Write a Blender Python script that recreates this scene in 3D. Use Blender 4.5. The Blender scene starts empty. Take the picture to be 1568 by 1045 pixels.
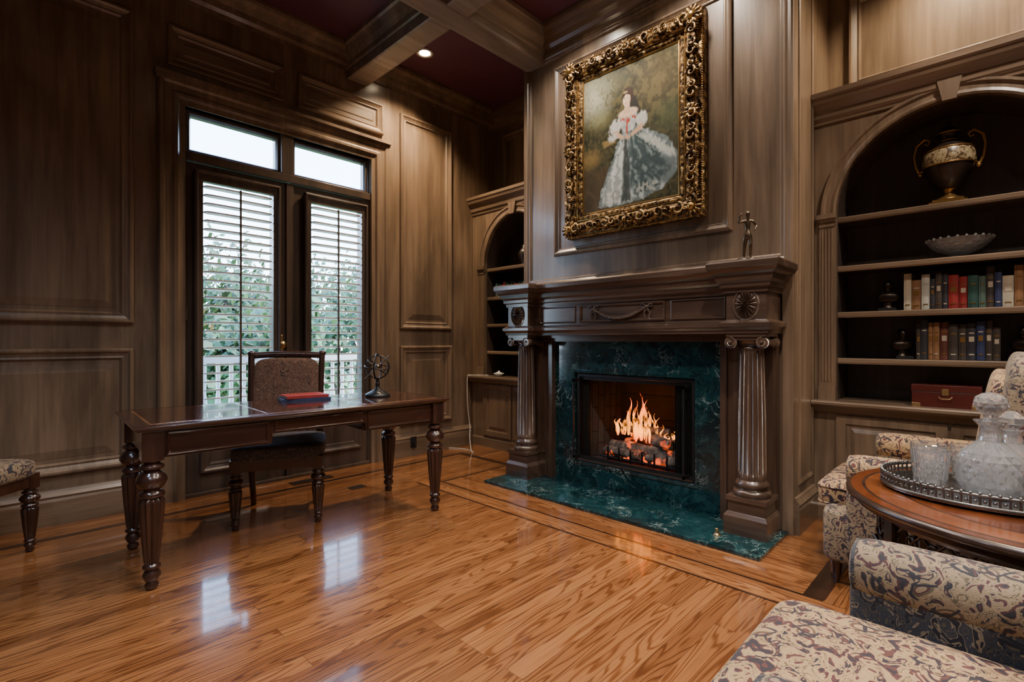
import bpy, math, random
import numpy as np
from math import sin, cos, pi, sqrt, atan2
from mathutils import Vector, Matrix
random.seed(7)
rng = np.random.RandomState(5)
SC = bpy.context.scene
COL = SC.collection

# ------------------------------------------------------------------ materials
class MT:
    def __init__(s, name):
        s.m = bpy.data.materials.new(name); s.m.use_nodes = True
        s.nt = s.m.node_tree; s.b = s.nt.nodes['Principled BSDF']; s.out = s.nt.nodes['Material Output']
    def n(s, t, **k):
        nd = s.nt.nodes.new(t)
        for a, v in k.items():
            if a in nd.inputs.keys(): nd.inputs[a].default_value = v
            else: setattr(nd, a, v)
        return nd
    def l(s, a, b): s.nt.links.new(a, b)
    def obj(s, scale=(1, 1, 1)):
        tc = s.n('ShaderNodeTexCoord'); mp = s.n('ShaderNodeMapping')
        mp.inputs['Scale'].default_value = scale
        s.l(tc.outputs['Object'], mp.inputs['Vector']); return mp.outputs['Vector']
    def noise(s, vec, sc, det=4, dist=0, rough=.55):
        nd = s.n('ShaderNodeTexNoise'); nd.inputs['Scale'].default_value = sc
        nd.inputs['Detail'].default_value = det; nd.inputs['Distortion'].default_value = dist
        nd.inputs['Roughness'].default_value = rough
        s.l(vec, nd.inputs['Vector']); return nd
    def ramp(s, fac, stops, interp='LINEAR'):
        r = s.n('ShaderNodeValToRGB'); cr = r.color_ramp; cr.interpolation = interp
        while len(cr.elements) < len(stops): cr.elements.new(.5)
        for e, (p, c) in zip(cr.elements, stops):
            e.position = p; e.color = (c[0], c[1], c[2], 1)
        s.l(fac, r.inputs['Fac']); return r.outputs['Color']
    def mix(s, f, a, b, mode='MIX'):
        m = s.n('ShaderNodeMixRGB'); m.blend_type = mode
        for i, v in ((0, f), (1, a), (2, b)):
            if hasattr(v, 'is_output'): s.l(v, m.inputs[i])
            else: m.inputs[i].default_value = v if i == 0 else (v[0], v[1], v[2], 1)
        return m.outputs['Color']
    def math(s, op, a, b=0):
        m = s.n('ShaderNodeMath'); m.operation = op
        for i, v in ((0, a), (1, b)):
            if hasattr(v, 'is_output'): s.l(v, m.inputs[i])
            else: m.inputs[i].default_value = v
        return m.outputs[0]
    def bump(s, h, st=.2, d=.002):
        b = s.n('ShaderNodeBump'); b.inputs['Strength'].default_value = st; b.inputs['Distance'].default_value = d
        s.l(h, b.inputs['Height']); s.l(b.outputs['Normal'], s.b.inputs['Normal'])
    def set(s, **k):
        mp = dict(rough='Roughness', metal='Metallic', coat='Coat Weight', crough='Coat Roughness', ior='IOR',
                  trans='Transmission Weight', spec='Specular IOR Level', es='Emission Strength', sheen='Sheen Weight')
        for a, v in k.items():
            i = s.b.inputs[mp[a]]
            if hasattr(v, 'is_output'): s.l(v, i)
            else: i.default_value = v
        return s
    def col(s, c):
        i = s.b.inputs['Base Color']
        if hasattr(c, 'is_output'): s.l(c, i)
        else: i.default_value = (c[0], c[1], c[2], 1)
        return s

def plain(name, c, rough=.5, metal=0, var=.15, sc=8, **k):
    t = MT(name); v = t.obj()
    n = t.noise(v, sc, 4)
    lo = tuple(x*(1-var) for x in c); hi = tuple(min(1, x*(1+var)) for x in c)
    t.col(t.ramp(n.outputs['Fac'], [(.3, lo), (.7, hi)])).set(rough=rough, metal=metal, **k)
    return t.m

def wood(name, c1, c2, axis='z', rough=.32, coat=.25, sc=1.0, blotch=.45):
    t = MT(name)
    s = {'x': (.8, 14, 14), 'y': (14, .8, 14), 'z': (14, 14, .8)}[axis]
    v = t.obj(tuple(q*sc for q in s)); n = t.noise(v, 1.6, 7, .5, .62)
    v2 = t.obj(tuple((q*.22 if q > 2 else q*.9) for q in s)); n2 = t.noise(v2, 1.3, 3, .6)
    base = t.ramp(n.outputs['Fac'], [(.28, c1), (.72, c2)])
    bl = t.ramp(n2.outputs['Fac'], [(.3, (1-blotch,)*3), (.7, (1+blotch*.35,)*3)])
    t.col(t.mix(1.0, base, bl, 'MULTIPLY')).set(rough=rough, coat=coat, crough=.18)
    t.bump(n.outputs['Fac'], .08, .001)
    return t.m

PC1, PC2 = (.132, .090, .060), (.252, .177, .120)
PAN = wood('panel_wood', PC1, PC2, 'z', .34, .4)
PANX = wood('panel_wood_x', PC1, PC2, 'x', .34, .4)
PANY = wood('panel_wood_y', PC1, PC2, 'y', .32, .45)
BEAM = wood('beam_wood', (.19, .155, .13), (.34, .285, .245), 'x', .4, .25)
MAH = wood('mantel_wood', (.052, .031, .022), (.13, .079, .054), 'z', .26, .55)
MAHY = wood('mantel_wood_y', (.052, .032, .023), (.125, .078, .055), 'y', .25, .6)
DESK = wood('desk_wood', (.025, .010, .007), (.07, .026, .016), 'x', .14, .9)
DESKZ = wood('desk_wood_z', (.022, .010, .008), (.06, .024, .016), 'z', .2, .8)
DOORW = wood('door_wood', (.05, .034, .026), (.11, .076, .058), 'z', .32, .4)
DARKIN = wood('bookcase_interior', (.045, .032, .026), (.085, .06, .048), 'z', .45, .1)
TABW = wood('table_wood', (.085, .022, .008), (.22, .062, .02), 'x', .2, .7)
TABD = wood('table_dark_wood', (.02, .010, .006), (.05, .024, .015), 'z', .3, .5)
PURP = plain('ceiling_paint', (.12, .042, .075), .5, var=.06)

def mk_floor(name, rot=False):
    t = MT(name); tc = t.n('ShaderNodeTexCoord'); mp = t.n('ShaderNodeMapping')
    if rot: mp.inputs['Rotation'].default_value = (0, 0, pi/2)
    t.l(tc.outputs['Object'], mp.inputs['Vector']); v = mp.outputs['Vector']
    br = t.n('ShaderNodeTexBrick'); br.offset = .37; br.offset_frequency = 3
    br.inputs['Color1'].default_value = (0, 0, 0, 1); br.inputs['Color2'].default_value = (1, 1, 1, 1)
    br.inputs['Mortar'].default_value = (.5, .5, .5, 1)
    br.inputs['Scale'].default_value = 1; br.inputs['Mortar Size'].default_value = .0007
    br.inputs['Brick Width'].default_value = 1.25; br.inputs['Row Height'].default_value = .083
    br.inputs['Mortar Smooth'].default_value = .2
    t.l(v, br.inputs['Vector'])
    r = br.outputs['Color']
    m2 = t.n('ShaderNodeMapping'); m2.inputs['Scale'].default_value = (.9, 10, 1); t.l(v, m2.inputs['Vector'])
    n = t.n('ShaderNodeTexNoise'); n.noise_dimensions = '4D'
    n.inputs['Scale'].default_value = 1.0; n.inputs['Detail'].default_value = 2.2; n.inputs['Distortion'].default_value = .15
    t.l(m2.outputs['Vector'], n.inputs['Vector']); t.l(t.math('MULTIPLY', r, 37.0), n.inputs['W'])
    rings = t.math('SINE', t.math('MULTIPLY', n.outputs['Fac'], 105.0))
    ringc = t.ramp(rings, [(.0, (1, 1, 1)), (.4, (.93, .9, .87)), (.95, (.44, .34, .27))])
    m3 = t.n('ShaderNodeMapping'); m3.inputs['Scale'].default_value = (3, 150, 1); t.l(v, m3.inputs['Vector'])
    n3 = t.noise(m3.outputs['Vector'], 1.0, 4)
    fine = t.ramp(n3.outputs['Fac'], [(.3, (.66, .60, .54)), (.6, (1.05, 1.04, 1.03))])
    base = t.ramp(r, [(0, (.20, .078, .028)), (.5, (.275, .115, .042)), (1, (.36, .160, .062))])
    c = t.mix(.85, base, ringc, 'MULTIPLY'); c = t.mix(.8, c, fine, 'MULTIPLY')
    c = t.mix(br.outputs['Fac'], c, (.04, .015, .008))
    t.col(c).set(rough=.26, coat=1.0, crough=.08)
    t.b.inputs['Coat IOR'].default_value = 1.55
    t.bump(rings, .015, .0004)
    return t.m
FLOOR = mk_floor('oak_floor'); FLOORY = mk_floor('oak_floor_border', True)
INLAY = wood('floor_inlay', (.022, .010, .006), (.05, .022, .012), 'x', .2, .8)

def mk_marble():
    t = MT('green_marble'); v = t.obj()
    n0 = t.noise(v, 3.5, 6, 1.2, .6)
    addv = t.n('ShaderNodeVectorMath'); addv.operation = 'MULTIPLY_ADD'
    t.l(n0.outputs['Color'], addv.inputs[0]); addv.inputs[1].default_value = (.65, .65, .65); t.l(v, addv.inputs[2])
    vo = t.n('ShaderNodeTexVoronoi'); vo.feature = 'DISTANCE_TO_EDGE'; vo.inputs['Scale'].default_value = 6
    t.l(addv.outputs[0], vo.inputs['Vector'])
    vo2 = t.n('ShaderNodeTexVoronoi'); vo2.feature = 'DISTANCE_TO_EDGE'; vo2.inputs['Scale'].default_value = 17
    t.l(addv.outputs[0], vo2.inputs['Vector'])
    n1 = t.noise(addv.outputs[0], 4.5, 9, 1.0, .7)
    base = t.ramp(n1.outputs['Fac'], [(.34, (.002, .011, .014)), (.5, (.006, .030, .036)), (.62, (.014, .058, .066)), (.75, (.04, .10, .105))])
    veinm = t.ramp(vo.outputs['Distance'], [(0, (1, 1, 1)), (.008, (.6, .6, .6)), (.026, (0, 0, 0))])
    vein2 = t.ramp(vo2.outputs['Distance'], [(0, (.45, .45, .45)), (.025, (0, 0, 0))])
    n2 = t.noise(v, 5, 4)
    gate = t.ramp(n2.outputs['Fac'], [(.47, (0, 0, 0)), (.62, (1, 1, 1))])
    gate2 = t.ramp(n2.outputs['Fac'], [(.34, (1, 1, 1)), (.48, (0, 0, 0))])
    f = t.mix(1, veinm, gate, 'MULTIPLY'); f2 = t.mix(1, vein2, gate2, 'MULTIPLY')
    c = t.mix(f, base, (.34, .44, .42)); c = t.mix(f2, c, (.20, .30, .29))
    t.col(c).set(rough=.12, coat=.5, crough=.05)
    return t.m
MARBLE = mk_marble()

def mk_gold():
    t = MT('antique_gold'); v = t.obj()
    n = t.noise(v, 26, 5, .6); vo = t.n('ShaderNodeTexVoronoi'); vo.inputs['Scale'].default_value = 38; t.l(v, vo.inputs['Vector'])
    f = t.math('MULTIPLY', n.outputs['Fac'], t.math('ADD', vo.outputs['Distance'], .45))
    t.col(t.ramp(f, [(.27, (.016, .009, .006)), (.44, (.12, .065, .024)), (.64, (.46, .29, .11))])).set(rough=.38, metal=.7)
    t.bump(f, .8, .008)
    return t.m
GOLD = mk_gold()
GOLDP = plain('gilt_metal', (.48, .29, .10), .28, .9)
BRASS = plain('brass', (.6, .42, .2), .25, .95)
BLACK = plain('black_metal', (.02, .02, .022), .4, .3)
SILV = plain('silver_metal', (.45, .45, .45), .2, 1)
DSILV = plain('aged_silver', (.18, .17, .16), .3, .9)
BRONZE = plain('dark_bronze', (.045, .034, .027), .3, .8)
IRON = plain('dark_iron', (.03, .028, .027), .3, .7)
PEWT = plain('polished_bronze', (.17, .125, .085), .22, .9)
WHITE = plain('white_paint', (.8, .8, .76), .4, var=.04)
PLAST = plain('plastic_white', (.75, .73, .68), .4, var=.03)
LEATHER = plain('leather_top', (.045, .016, .010), .14, var=.3, coat=.8)

def mk_tap(name, cols, sc=11, a0=.44, d=1.4):
    t = MT(name); v = t.obj()
    n0 = t.noise(v, 6, 2)
    av = t.n('ShaderNodeVectorMath'); av.operation = 'MULTIPLY_ADD'
    t.l(n0.outputs['Color'], av.inputs[0]); av.inputs[1].default_value = (.09, .09, .09); t.l(v, av.inputs[2])
    vo = t.n('ShaderNodeTexVoronoi'); vo.feature = 'F1'; vo.inputs['Scale'].default_value = sc
    t.l(av.outputs[0], vo.inputs['Vector'])
    ve = t.n('ShaderNodeTexVoronoi'); ve.feature = 'DISTANCE_TO_EDGE'; ve.inputs['Scale'].default_value = sc*2.1
    t.l(av.outputs[0], ve.inputs['Vector'])
    n1 = t.noise(v, sc*1.7, 2.0, d)
    base, dark, mar, oli = cols
    a = t.ramp(n1.outputs['Fac'], [(0, dark), (a0-.05, mar), (a0, base), (.54, oli), (.565, base), (.61, dark), (.66, mar), (.69, base)], 'CONSTANT')
    petals = t.ramp(vo.outputs['Distance'], [(0, mar), (.11, base), (.19, mar), (.215, oli), (.26, base)], 'CONSTANT')
    pm = t.ramp(vo.outputs['Distance'], [(0, (1, 1, 1)), (.33, (0, 0, 0))], 'CONSTANT')
    c = t.mix(pm, a, petals)
    em = t.ramp(ve.outputs['Distance'], [(0, (1, 1, 1)), (.07, (0, 0, 0))], 'CONSTANT')
    em2 = t.mix(1, em, pm, 'MULTIPLY')
    c = t.mix(em2, c, dark)
    wv = t.noise(v, 420, 2); wr = t.ramp(wv.outputs['Fac'], [(.35, (.7, .7, .7)), (.65, (1.1, 1.1, 1.1))])
    c = t.mix(1, c, wr, 'MULTIPLY')
    t.col(c).set(rough=.85, sheen=.1); t.bump(wv.outputs['Fac'], .4, .002)
    return t.m
TAP = mk_tap('floral_tapestry', [(.42, .275, .14), (.028, .020, .028), (.11, .035, .03), (.16, .10, .045)], 11)
TAPG = mk_tap('floral_tapestry_grey', [(.29, .215, .135), (.028, .028, .038), (.085, .035, .038), (.12, .095, .06)], 12)
TAPD = mk_tap('floral_tapestry_shaded', [(.045, .047, .06), (.018, .018, .027), (.24, .185, .12), (.12, .095, .06)], 14, .42)  # darker copy: shade on the arm sides is put into the fabric colours
TAPR = mk_tap('red_damask', [(.13, .06, .038), (.04, .016, .014), (.22, .14, .085), (.08, .036, .025)], 22)
TAPN = mk_tap('dark_damask', [(.06, .052, .052), (.018, .016, .02), (.17, .135, .10), (.08, .05, .042)], 22)

def mk_glass(name, tr=.94):
    t = MT(name); v = t.obj(); n = t.noise(v, 3, 1)
    t.col(t.ramp(n.outputs['Fac'], [(.3, (.97, .98, 1)), (.7, (.99, .99, 1))])).set(rough=0, trans=tr, ior=1.5)
    return t.m
CRYS = mk_glass('crystal'); CRYS2 = mk_glass('pressed_crystal', .86)
def mk_pane():
    t = MT('window_glass')
    tr = t.n('ShaderNodeBsdfTransparent'); gl = t.n('ShaderNodeBsdfGlossy'); gl.inputs['Roughness'].default_value = .02
    mx = t.n('ShaderNodeMixShader'); mx.inputs[0].default_value = .05
    t.l(tr.outputs[0], mx.inputs[1]); t.l(gl.outputs[0], mx.inputs[2]); t.l(mx.outputs[0], t.out.inputs['Surface'])
    return t.m
PANE = mk_pane()
def mk_emit(name, c, s):
    t = MT(name); e = t.n('ShaderNodeEmission'); e.inputs[0].default_value = (*c, 1); e.inputs[1].default_value = s
    t.l(e.outputs[0], t.out.inputs['Surface']); return t.m
BULB = mk_emit('bulb_glow', (1, .78, .5), 30)

# ------------------------------------------------------------------ mesh builder
class MB:
    def __init__(s, name, mats):
        s.name = name; s.mats = mats; s.v = []; s.f = []; s.mi = []; s.sm = []; s.M = Matrix()
    def add(s, vs, fs, m=0, smooth=False):
        o = len(s.v); M = s.M
        s.v.extend([tuple(M @ Vector(p)) for p in vs])
        for f in fs:
            s.f.append(tuple(i+o for i in f)); s.mi.append(m); s.sm.append(smooth)
    def box(s, x0, x1, y0, y1, z0, z1, m=0):
        vs = [(x, y, z) for z in (z0, z1) for y in (y0, y1) for x in (x0, x1)]
        s.add(vs, [(0, 2, 3, 1), (4, 5, 7, 6), (0, 1, 5, 4), (2, 6, 7, 3), (0, 4, 6, 2), (1, 3, 7, 5)], m)
    def prism(s, pts, z0, z1, m=0):
        n = len(pts); vs = [(p[0], p[1], z0) for p in pts]+[(p[0], p[1], z1) for p in pts]
        fs = [tuple(range(n))[::-1], tuple(range(n, 2*n))]+[(i, (i+1) % n, n+(i+1) % n, n+i) for i in range(n)]
        s.add(vs, fs, m)
    def lathe(s, prof, c=(0, 0, 0), seg=24, m=0, flute=None, smooth=True, sx=1, sy=1, cap=True, cut=None):
        if flute: seg = flute[0]*6
        vs = []; n = len(prof)
        for j, (r, z) in enumerate(prof):
            for i in range(seg):
                a = 2*pi*i/seg; rr = r
                if flute and flute[2] <= z <= flute[3]: rr = r - flute[1]*abs(sin(flute[0]*a/2))
                if cut and cut[1] <= j <= cut[2]: rr = r + cut[0]*(1 if (i+j) % 2 else -1)
                vs.append((c[0]+rr*cos(a)*sx, c[1]+rr*sin(a)*sy, c[2]+z))
        fs = []
        for j in range(n-1):
            for i in range(seg):
                q = (j*seg+i, j*seg+(i+1) % seg, (j+1)*seg+(i+1) % seg, (j+1)*seg+i)
                if cut and cut[1]-1 <= j <= cut[2]:
                    if (i+j) % 2: fs += [(q[0], q[1], q[3]), (q[1], q[2], q[3])]
                    else: fs += [(q[0], q[1], q[2]), (q[0], q[2], q[3])]
                else: fs.append(q)
        s.add(vs, fs, m, smooth)
        if cap and prof[0][0] > 1e-5: s.add(vs[:seg], [tuple(range(seg))], m)
        if cap and prof[-1][0] > 1e-5: s.add(vs[-seg:], [tuple(range(seg))], m)
    def tube(s, pts, r, seg=8, m=0, closed=False, flat=1.0):
        P = [Vector(p) for p in pts]; n = len(P); vs = []
        R = r if isinstance(r, (list, tuple)) else [r]*n
        prev = None
        for i in range(n):
            a = P[(i-1) % n] if (closed or i > 0) else P[i]; b = P[(i+1) % n] if (closed or i < n-1) else P[i]
            t = (b-a)
            if t.length < 1e-9: t = Vector((0, 0, 1))
            t.normalize()
            if prev is None:
                up = Vector((0, 0, 1)) if abs(t.z) < .9 else Vector((1, 0, 0))
                x = t.cross(up).normalized()
            else:
                x = (prev - t*prev.dot(t))
                x = x.normalized() if x.length > 1e-6 else t.orthogonal().normalized()
            y = t.cross(x); prev = x
            for k in range(seg):
                an = 2*pi*k/seg; vs.append(P[i]+x*cos(an)*R[i]+y*sin(an)*R[i]*flat)
        fs = []
        for i in range(n if closed else n-1):
            j = (i+1) % n
            for k in range(seg): fs.append((i*seg+k, i*seg+(k+1) % seg, j*seg+(k+1) % seg, j*seg+k))
        s.add(vs, fs, m, True)
        if not closed:
            s.add(vs[:seg], [tuple(range(seg))], m); s.add(vs[-seg:], [tuple(range(seg))], m)
    def sup(s, c, size, e=.3, m=0, e2=None, nu=28, nv=16, rot=None, fn=None):
        e2 = e if e2 is None else e2
        def pw(x, p): return math.copysign(abs(x)**p, x)
        vs = []
        R = rot or Matrix.Identity(3)
        for j in range(nv+1):
            ph = -pi/2+pi*j/nv
            for i in range(nu):
                th = 2*pi*i/nu
                p = Vector((size[0]/2*pw(cos(ph), e)*pw(cos(th), e2), size[1]/2*pw(cos(ph), e)*pw(sin(th), e2), size[2]/2*pw(sin(ph), e)))
                if fn: p = Vector(fn(p))
                vs.append(R @ p + Vector(c))
        fs = [(j*nu+i, j*nu+(i+1) % nu, (j+1)*nu+(i+1) % nu, (j+1)*nu+i) for j in range(nv) for i in range(nu)]
        s.add(vs, fs, m, True)
    def ball(s, c, r, m=0, nu=10, nv=6): s.sup(c, (2*r,)*3 if not isinstance(r, tuple) else tuple(2*q for q in r), 1, m, nu=nu, nv=nv)
    def sweep(s, path, prof, m=0, closed=False, cap=False):
        n = len(path); P = [Vector(p) for p in path]; mit = []
        for i in range(n):
            d0 = (P[i]-P[i-1]) if (closed or i > 0) else None; d1 = (P[(i+1) % n]-P[i]) if (closed or i < n-1) else None
            if d0 is None: d0 = d1
            if d1 is None: d1 = d0
            d0 = d0.normalized(); d1 = d1.normalized()
            n0 = Vector((d0.y, -d0.x)); n1 = Vector((d1.y, -d1.x)); mit.append((n0+n1)/(1+n0.dot(n1)))
        k = len(prof); vs = []
        for i in range(n):
            for (o, z) in prof: q = P[i]+mit[i]*o; vs.append((q.x, q.y, z))
        fs = []
        for i in range(n if closed else n-1):
            j = (i+1) % n
            for a in range(k-1): fs.append((i*k+a, j*k+a, j*k+a+1, i*k+a+1))
        s.add(vs, fs, m)
        if not closed:
            s.add(vs[:k], [tuple(range(k))], m); s.add(vs[-k:], [tuple(range(k))], m)
        if cap: s.add([vs[i*k+k-1] for i in range(n)], [tuple(range(n))], m)
    def frame(s, u0, u1, v0, v1, prof, m=0, fill=None):
        vs = []
        for (t, h) in prof: vs += [(u0+t, v0+t, h), (u1-t, v0+t, h), (u1-t, v1-t, h), (u0+t, v1-t, h)]
        fs = [(j*4+i, j*4+(i+1) % 4, (j+1)*4+(i+1) % 4, (j+1)*4+i) for j in range(len(prof)-1) for i in range(4)]
        s.add(vs, fs, m)
        if fill is not None: s.add(vs[-4:], [(0, 1, 2, 3)], fill)
    def build(s, loc=None, rotz=0, bevel=0, parent=None):
        me = bpy.data.meshes.new(s.name); me.from_pydata(s.v, [], s.f)
        for m in s.mats: me.materials.append(m)
        me.polygons.foreach_set('material_index', s.mi); me.polygons.foreach_set('use_smooth', s.sm)
        me.update()
        import bmesh
        bm = bmesh.new(); bm.from_mesh(me); bmesh.ops.recalc_face_normals(bm, faces=bm.faces); bm.to_mesh(me); bm.free()
        o = bpy.data.objects.new(s.name, me); COL.objects.link(o)
        if loc: o.location = loc
        o.rotation_euler = (0, 0, rotz)
        if bevel:
            b = o.modifiers.new('bevel', 'BEVEL'); b.width = bevel; b.segments = 2; b.limit_method = 'ANGLE'; b.angle_limit = math.radians(50)
            b.harden_normals = False
        if parent: o.parent = parent
        return o

YW = 4.25
PN = Matrix(((1, 0, 0, 0), (0, 0, -1, YW), (0, 1, 0, 0), (0, 0, 0, 1)))
def PE(x): return Matrix(((0, 0, -1, x), (1, 0, 0, 0), (0, 1, 0, 0), (0, 0, 0, 1)))
PPROF = [(0, 0), (0, .022), (.008, .03), (.02, .03), (.032, .02), (.05, .012), (.062, .016), (.072, .006), (.074, .003)]
RAISED = PPROF+[(.10, .003), (.102, .005), (.15, .014)]

# ------------------------------------------------------------------ room shell
b = MB('floor', [FLOOR]); b.box(-2.3, 4.2, -2.6, 4.4, -.1, 0); b.build()
b = MB('trim_floor_border', [FLOORY, INLAY])
b.box(2.56, 3.72, .64, 3.25, -.01, .0012, 0)
b.box(2.540, 2.556, .56, 3.29, -.01, .0016, 1)
b.box(2.56, 3.72, .555, .64, -.01, .0016, 1)
b.box(2.56, 3.72, 3.25, 3.275, -.01, .0016, 1)
b.box(2.40, 2.540, .47, 3.40, -.01, .0012, 0); b.box(2.388, 2.40, .47, 3.40, -.01, .0014, 1)
b.box(3.30, 3.36, 3.275, 3.93, -.01, .0016, 1)
b.box(-2.2, 3.36, 3.93, 3.975, -.01, .0016, 1)
b.build()
b = MB('ceiling', [PURP]); b.box(-2.3, 4.2, -2.6, 4.4, 3.8, 3.95); b.build()
b = MB('wall_north', [PAN])
b.box(-2.3, .97, YW, 4.4, 0, 3.95); b.box(2.47, 4.2, YW, 4.4, 0, 3.95); b.box(.97, 2.47, YW, 4.4, 2.86, 3.95); b.build()
b = MB('wall_east', [PAN]); b.box(4.1, 4.2, -2.6, YW, 0, 3.95); b.build()
b = MB('wall_south', [PAN]); b.box(-2.3, 4.2, -2.7, -2.6, 0, 3.95); b.build()
b = MB('wall_west', [PAN]); b.box(-2.4, -2.3, -2.6, YW, 0, 3.95); b.build()

b = MB('trim_north_panels', [PAN, PANX]); b.M = PN
for (a, c) in ((-2.15, -.78), (-.62, .665), (2.79, 3.435)):
    b.frame(a, c, 1.27, 3.40, RAISED, 0, 0); b.frame(a, c, .31, 1.10, RAISED, 0, 0)
for (a, c) in ((.86, 1.665), (1.785, 2.6)): b.frame(a, c, 3.12, 3.41, RAISED[:10]+[(.11, .008)], 1, 1)
b.build()
b = MB('trim_door_casing', [PAN]); b.M = PN
b.frame(.80, 2.645, -.3, 3.03, [(0, 0), (0, .035), (.012, .045), (.03, .042), (.045, .03), (.085, .026), (.10, .034), (.12, .034), (.135, .018), (.17, .012), (.17, -.06)], 0)
b.M = Matrix(); b.box(.78, 2.665, YW-.065, YW, 3.03, 3.055); b.box(.79, 2.655, YW-.05, YW, 3.005, 3.03)
b.build()
b = MB('baseboard_north', [PANX])
BP = [(0, 0), (.028, 0), (.028, .15), (.022, .165), (.03, .18), (.015, .2), (.008, .215), (0, .22)]
b.sweep([(-2.3, YW), (.80, YW)], BP); b.sweep([(2.645, YW), (3.72, YW)], BP); b.build()
b = MB('baseboard_east', [PANY]); b.sweep([(3.3, .87), (3.72, .87)], BP); b.sweep([(4.1, -.47), (4.1, -2.6)], BP); b.build()
b = MB('trim_crown', [PANY])
CP = [(0, 3.60), (.015, 3.60), (.02, 3.63), (.045, 3.65), (.055, 3.69), (.085, 3.735), (.12, 3.755), (.13, 3.775), (.13, 3.8), (0, 3.8)]
b.sweep([(-2.3, YW), (4.1, YW), (4.1, 3.03), (3.3, 3.03), (3.3, .87), (4.1, .87), (4.1, -2.6)], CP); b.build()

# beams
def beam(name, axis, c, a0, a1, dz=0):
    b = MB(name, [BEAM])
    hw = [(.085, 3.525), (.10, 3.53), (.10, 3.61), (.112, 3.62), (.115, 3.66), (.14, 3.70), (.165, 3.755), (.185, 3.765), (.185, 3.80)]
    pts = [(-w, z-dz) for w, z in hw]+[(w, z-dz) for w, z in reversed(hw)]
    n = len(pts); vs = []
    for a in (a0, a1):
        for (w, z) in pts: vs.append((a, c+w, z) if axis == 'x' else (c+w, a, z))
    b.add(vs, [tuple(range(n)), tuple(range(n, 2*n))]+[(i, (i+1) % n, n+(i+1) % n, n+i) for i in range(n)])
    o = b.build()
beam('trim_beam_1', 'y', 2.33, -2.6, YW-.01)
beam('trim_beam_2', 'x', 2.90, -2.3, 3.29, .004)
beam('trim_beam_3', 'x', .98, -2.3, 3.29, .004)
beam('trim_beam_4', 'y', .12, -2.6, YW-.01)

# ------------------------------------------------------------------ doors & shutters
def door(name, x0, x1, g0, g1, knob):
    b = MB(name, [DOORW, PANE, BRASS]); y0, y1 = YW+.03, YW+.075
    b.box(x0, g0, y0, y1, .0, 2.47); b.box(g1, x1, y0, y1, .0, 2.47)
    b.box(g0, g1, y0, y1, 2.35, 2.47); b.box(g0, g1, y0, y1, .0, .60)
    b.M = Matrix(((1, 0, 0, 0), (0, 0, -1, y0), (0, 1, 0, 0), (0, 0, 0, 1)))
    b.frame(g0-.01, g1+.01, .16, .52, RAISED[:9]+[(.09, .004)], 0, 0)
    b.M = Matrix(); b.box(g0, g1, YW+.05, YW+.056, .60, 2.35, 1)
    if knob:
        b.box(knob-.018, knob+.018, y0-.006, y0, 1.0, 1.2, 2)
        b.M = Matrix.Translation((knob, y0-.03, 1.12)) @ Matrix.Rotation(pi/2, 4, 'X')
        b.lathe([(0, -.03), (.012, -.03), (.012, -.005), (.028, .005), (.03, .02), (.018, .032), (0, .035)], seg=16, m=2)
        b.M = Matrix()
        b.tube([(knob, y0-.02, 1.05), (knob, y0-.045, 1.05), (knob+.07, y0-.05, 1.05)], .008, 8, 2)
    b.build(bevel=.002)
door('door_1', .985, 1.715, 1.08, 1.586, 1.66)
door('door_2', 1.745, 2.455, 1.895, 2.374, None)
b = MB('trim_door_astragal', [DOORW]); b.box(1.70, 1.76, YW+.012, YW+.03, .01, 2.47); b.box(.97, 2.47, YW+.0, YW+.12, 2.475, 2.54); b.box(1.655, 1.755, YW+.0, YW+.12, 2.54, 2.86)
b.box(.955, .985, YW+.02, YW+.12, 0, 2.86); b.box(2.455, 2.485, YW+.02, YW+.12, 0, 2.86); b.box(.97, 2.47, YW-.01, YW+.12, 0, .025)
for hz in (.4, 1.3, 2.2): b.box(.975, .99, YW+.01, YW+.03, hz, hz+.1)
b.build(bevel=.003)
for i, (x0, x1) in enumerate(((.985, 1.655), (1.755, 2.455))):
    b = MB('window_%d' % (i+1), [DOORW, PANE]); b.M = Matrix(((1, 0, 0, 0), (0, 0, -1, YW+.08), (0, 1, 0, 0), (0, 0, 0, 1)))
    b.frame(x0, x1, 2.54, 2.85, [(0, -.02), (0, .05), (.02, .05), (.032, .03), (.032, -.02)], 0)
    b.M = Matrix(); b.box(x0+.02, x1-.02, YW+.075, YW+.08, 2.56, 2.83, 1); b.build()
LOUV = plain('louver_sky_glare', (.62, .55, .47), .25, var=.1)  # light tan puts the sky glare on dark wood slats into the colour
def shutter(x0, x1):
    b = MB('window_shutter', [DOORW, LOUV]); y0, y1 = YW-.02, YW+.028
    z0, z1 = .62, 2.335; w = .045
    b.box(x0-w, x0, y0, y1, z0-.07, z1+.07); b.box(x1, x1+w, y0, y1, z0-.07, z1+.07)
    b.box(x0, x1, y0, y1, z1, z1+.07); b.box(x0, x1, y0, y1, z0-.07, z0)
    b.M = Matrix(((1, 0, 0, 0), (0, 0, -1, y0), (0, 1, 0, 0), (0, 0, 0, 1)))
    b.frame(x0-w-.01, x1+w+.01, z0-.08, z1+.08, [(0, -.03), (0, .012), (.015, .016), (.025, .0)], 0)
    n = 27; dz = (z1-z0)/n
    for i in range(n):
        zc = z0+dz*(i+.5)
        b.M = Matrix.Translation(((x0+x1)/2, YW+.006, zc)) @ Matrix.Rotation(math.radians(-7), 4, 'X')
        b.sup((0, 0, 0), (x1-x0-.004, .064, .012), .5, 1, e2=.3, nu=12, nv=6)
    b.M = Matrix(); xm = (x0+x1)/2; b.box(xm-.007, xm+.007, YW-.040, YW-.028, z0+.03, z1-.02, 0)
    b.build()
shutter(1.082, 1.584); shutter(1.897, 2.372)

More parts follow.
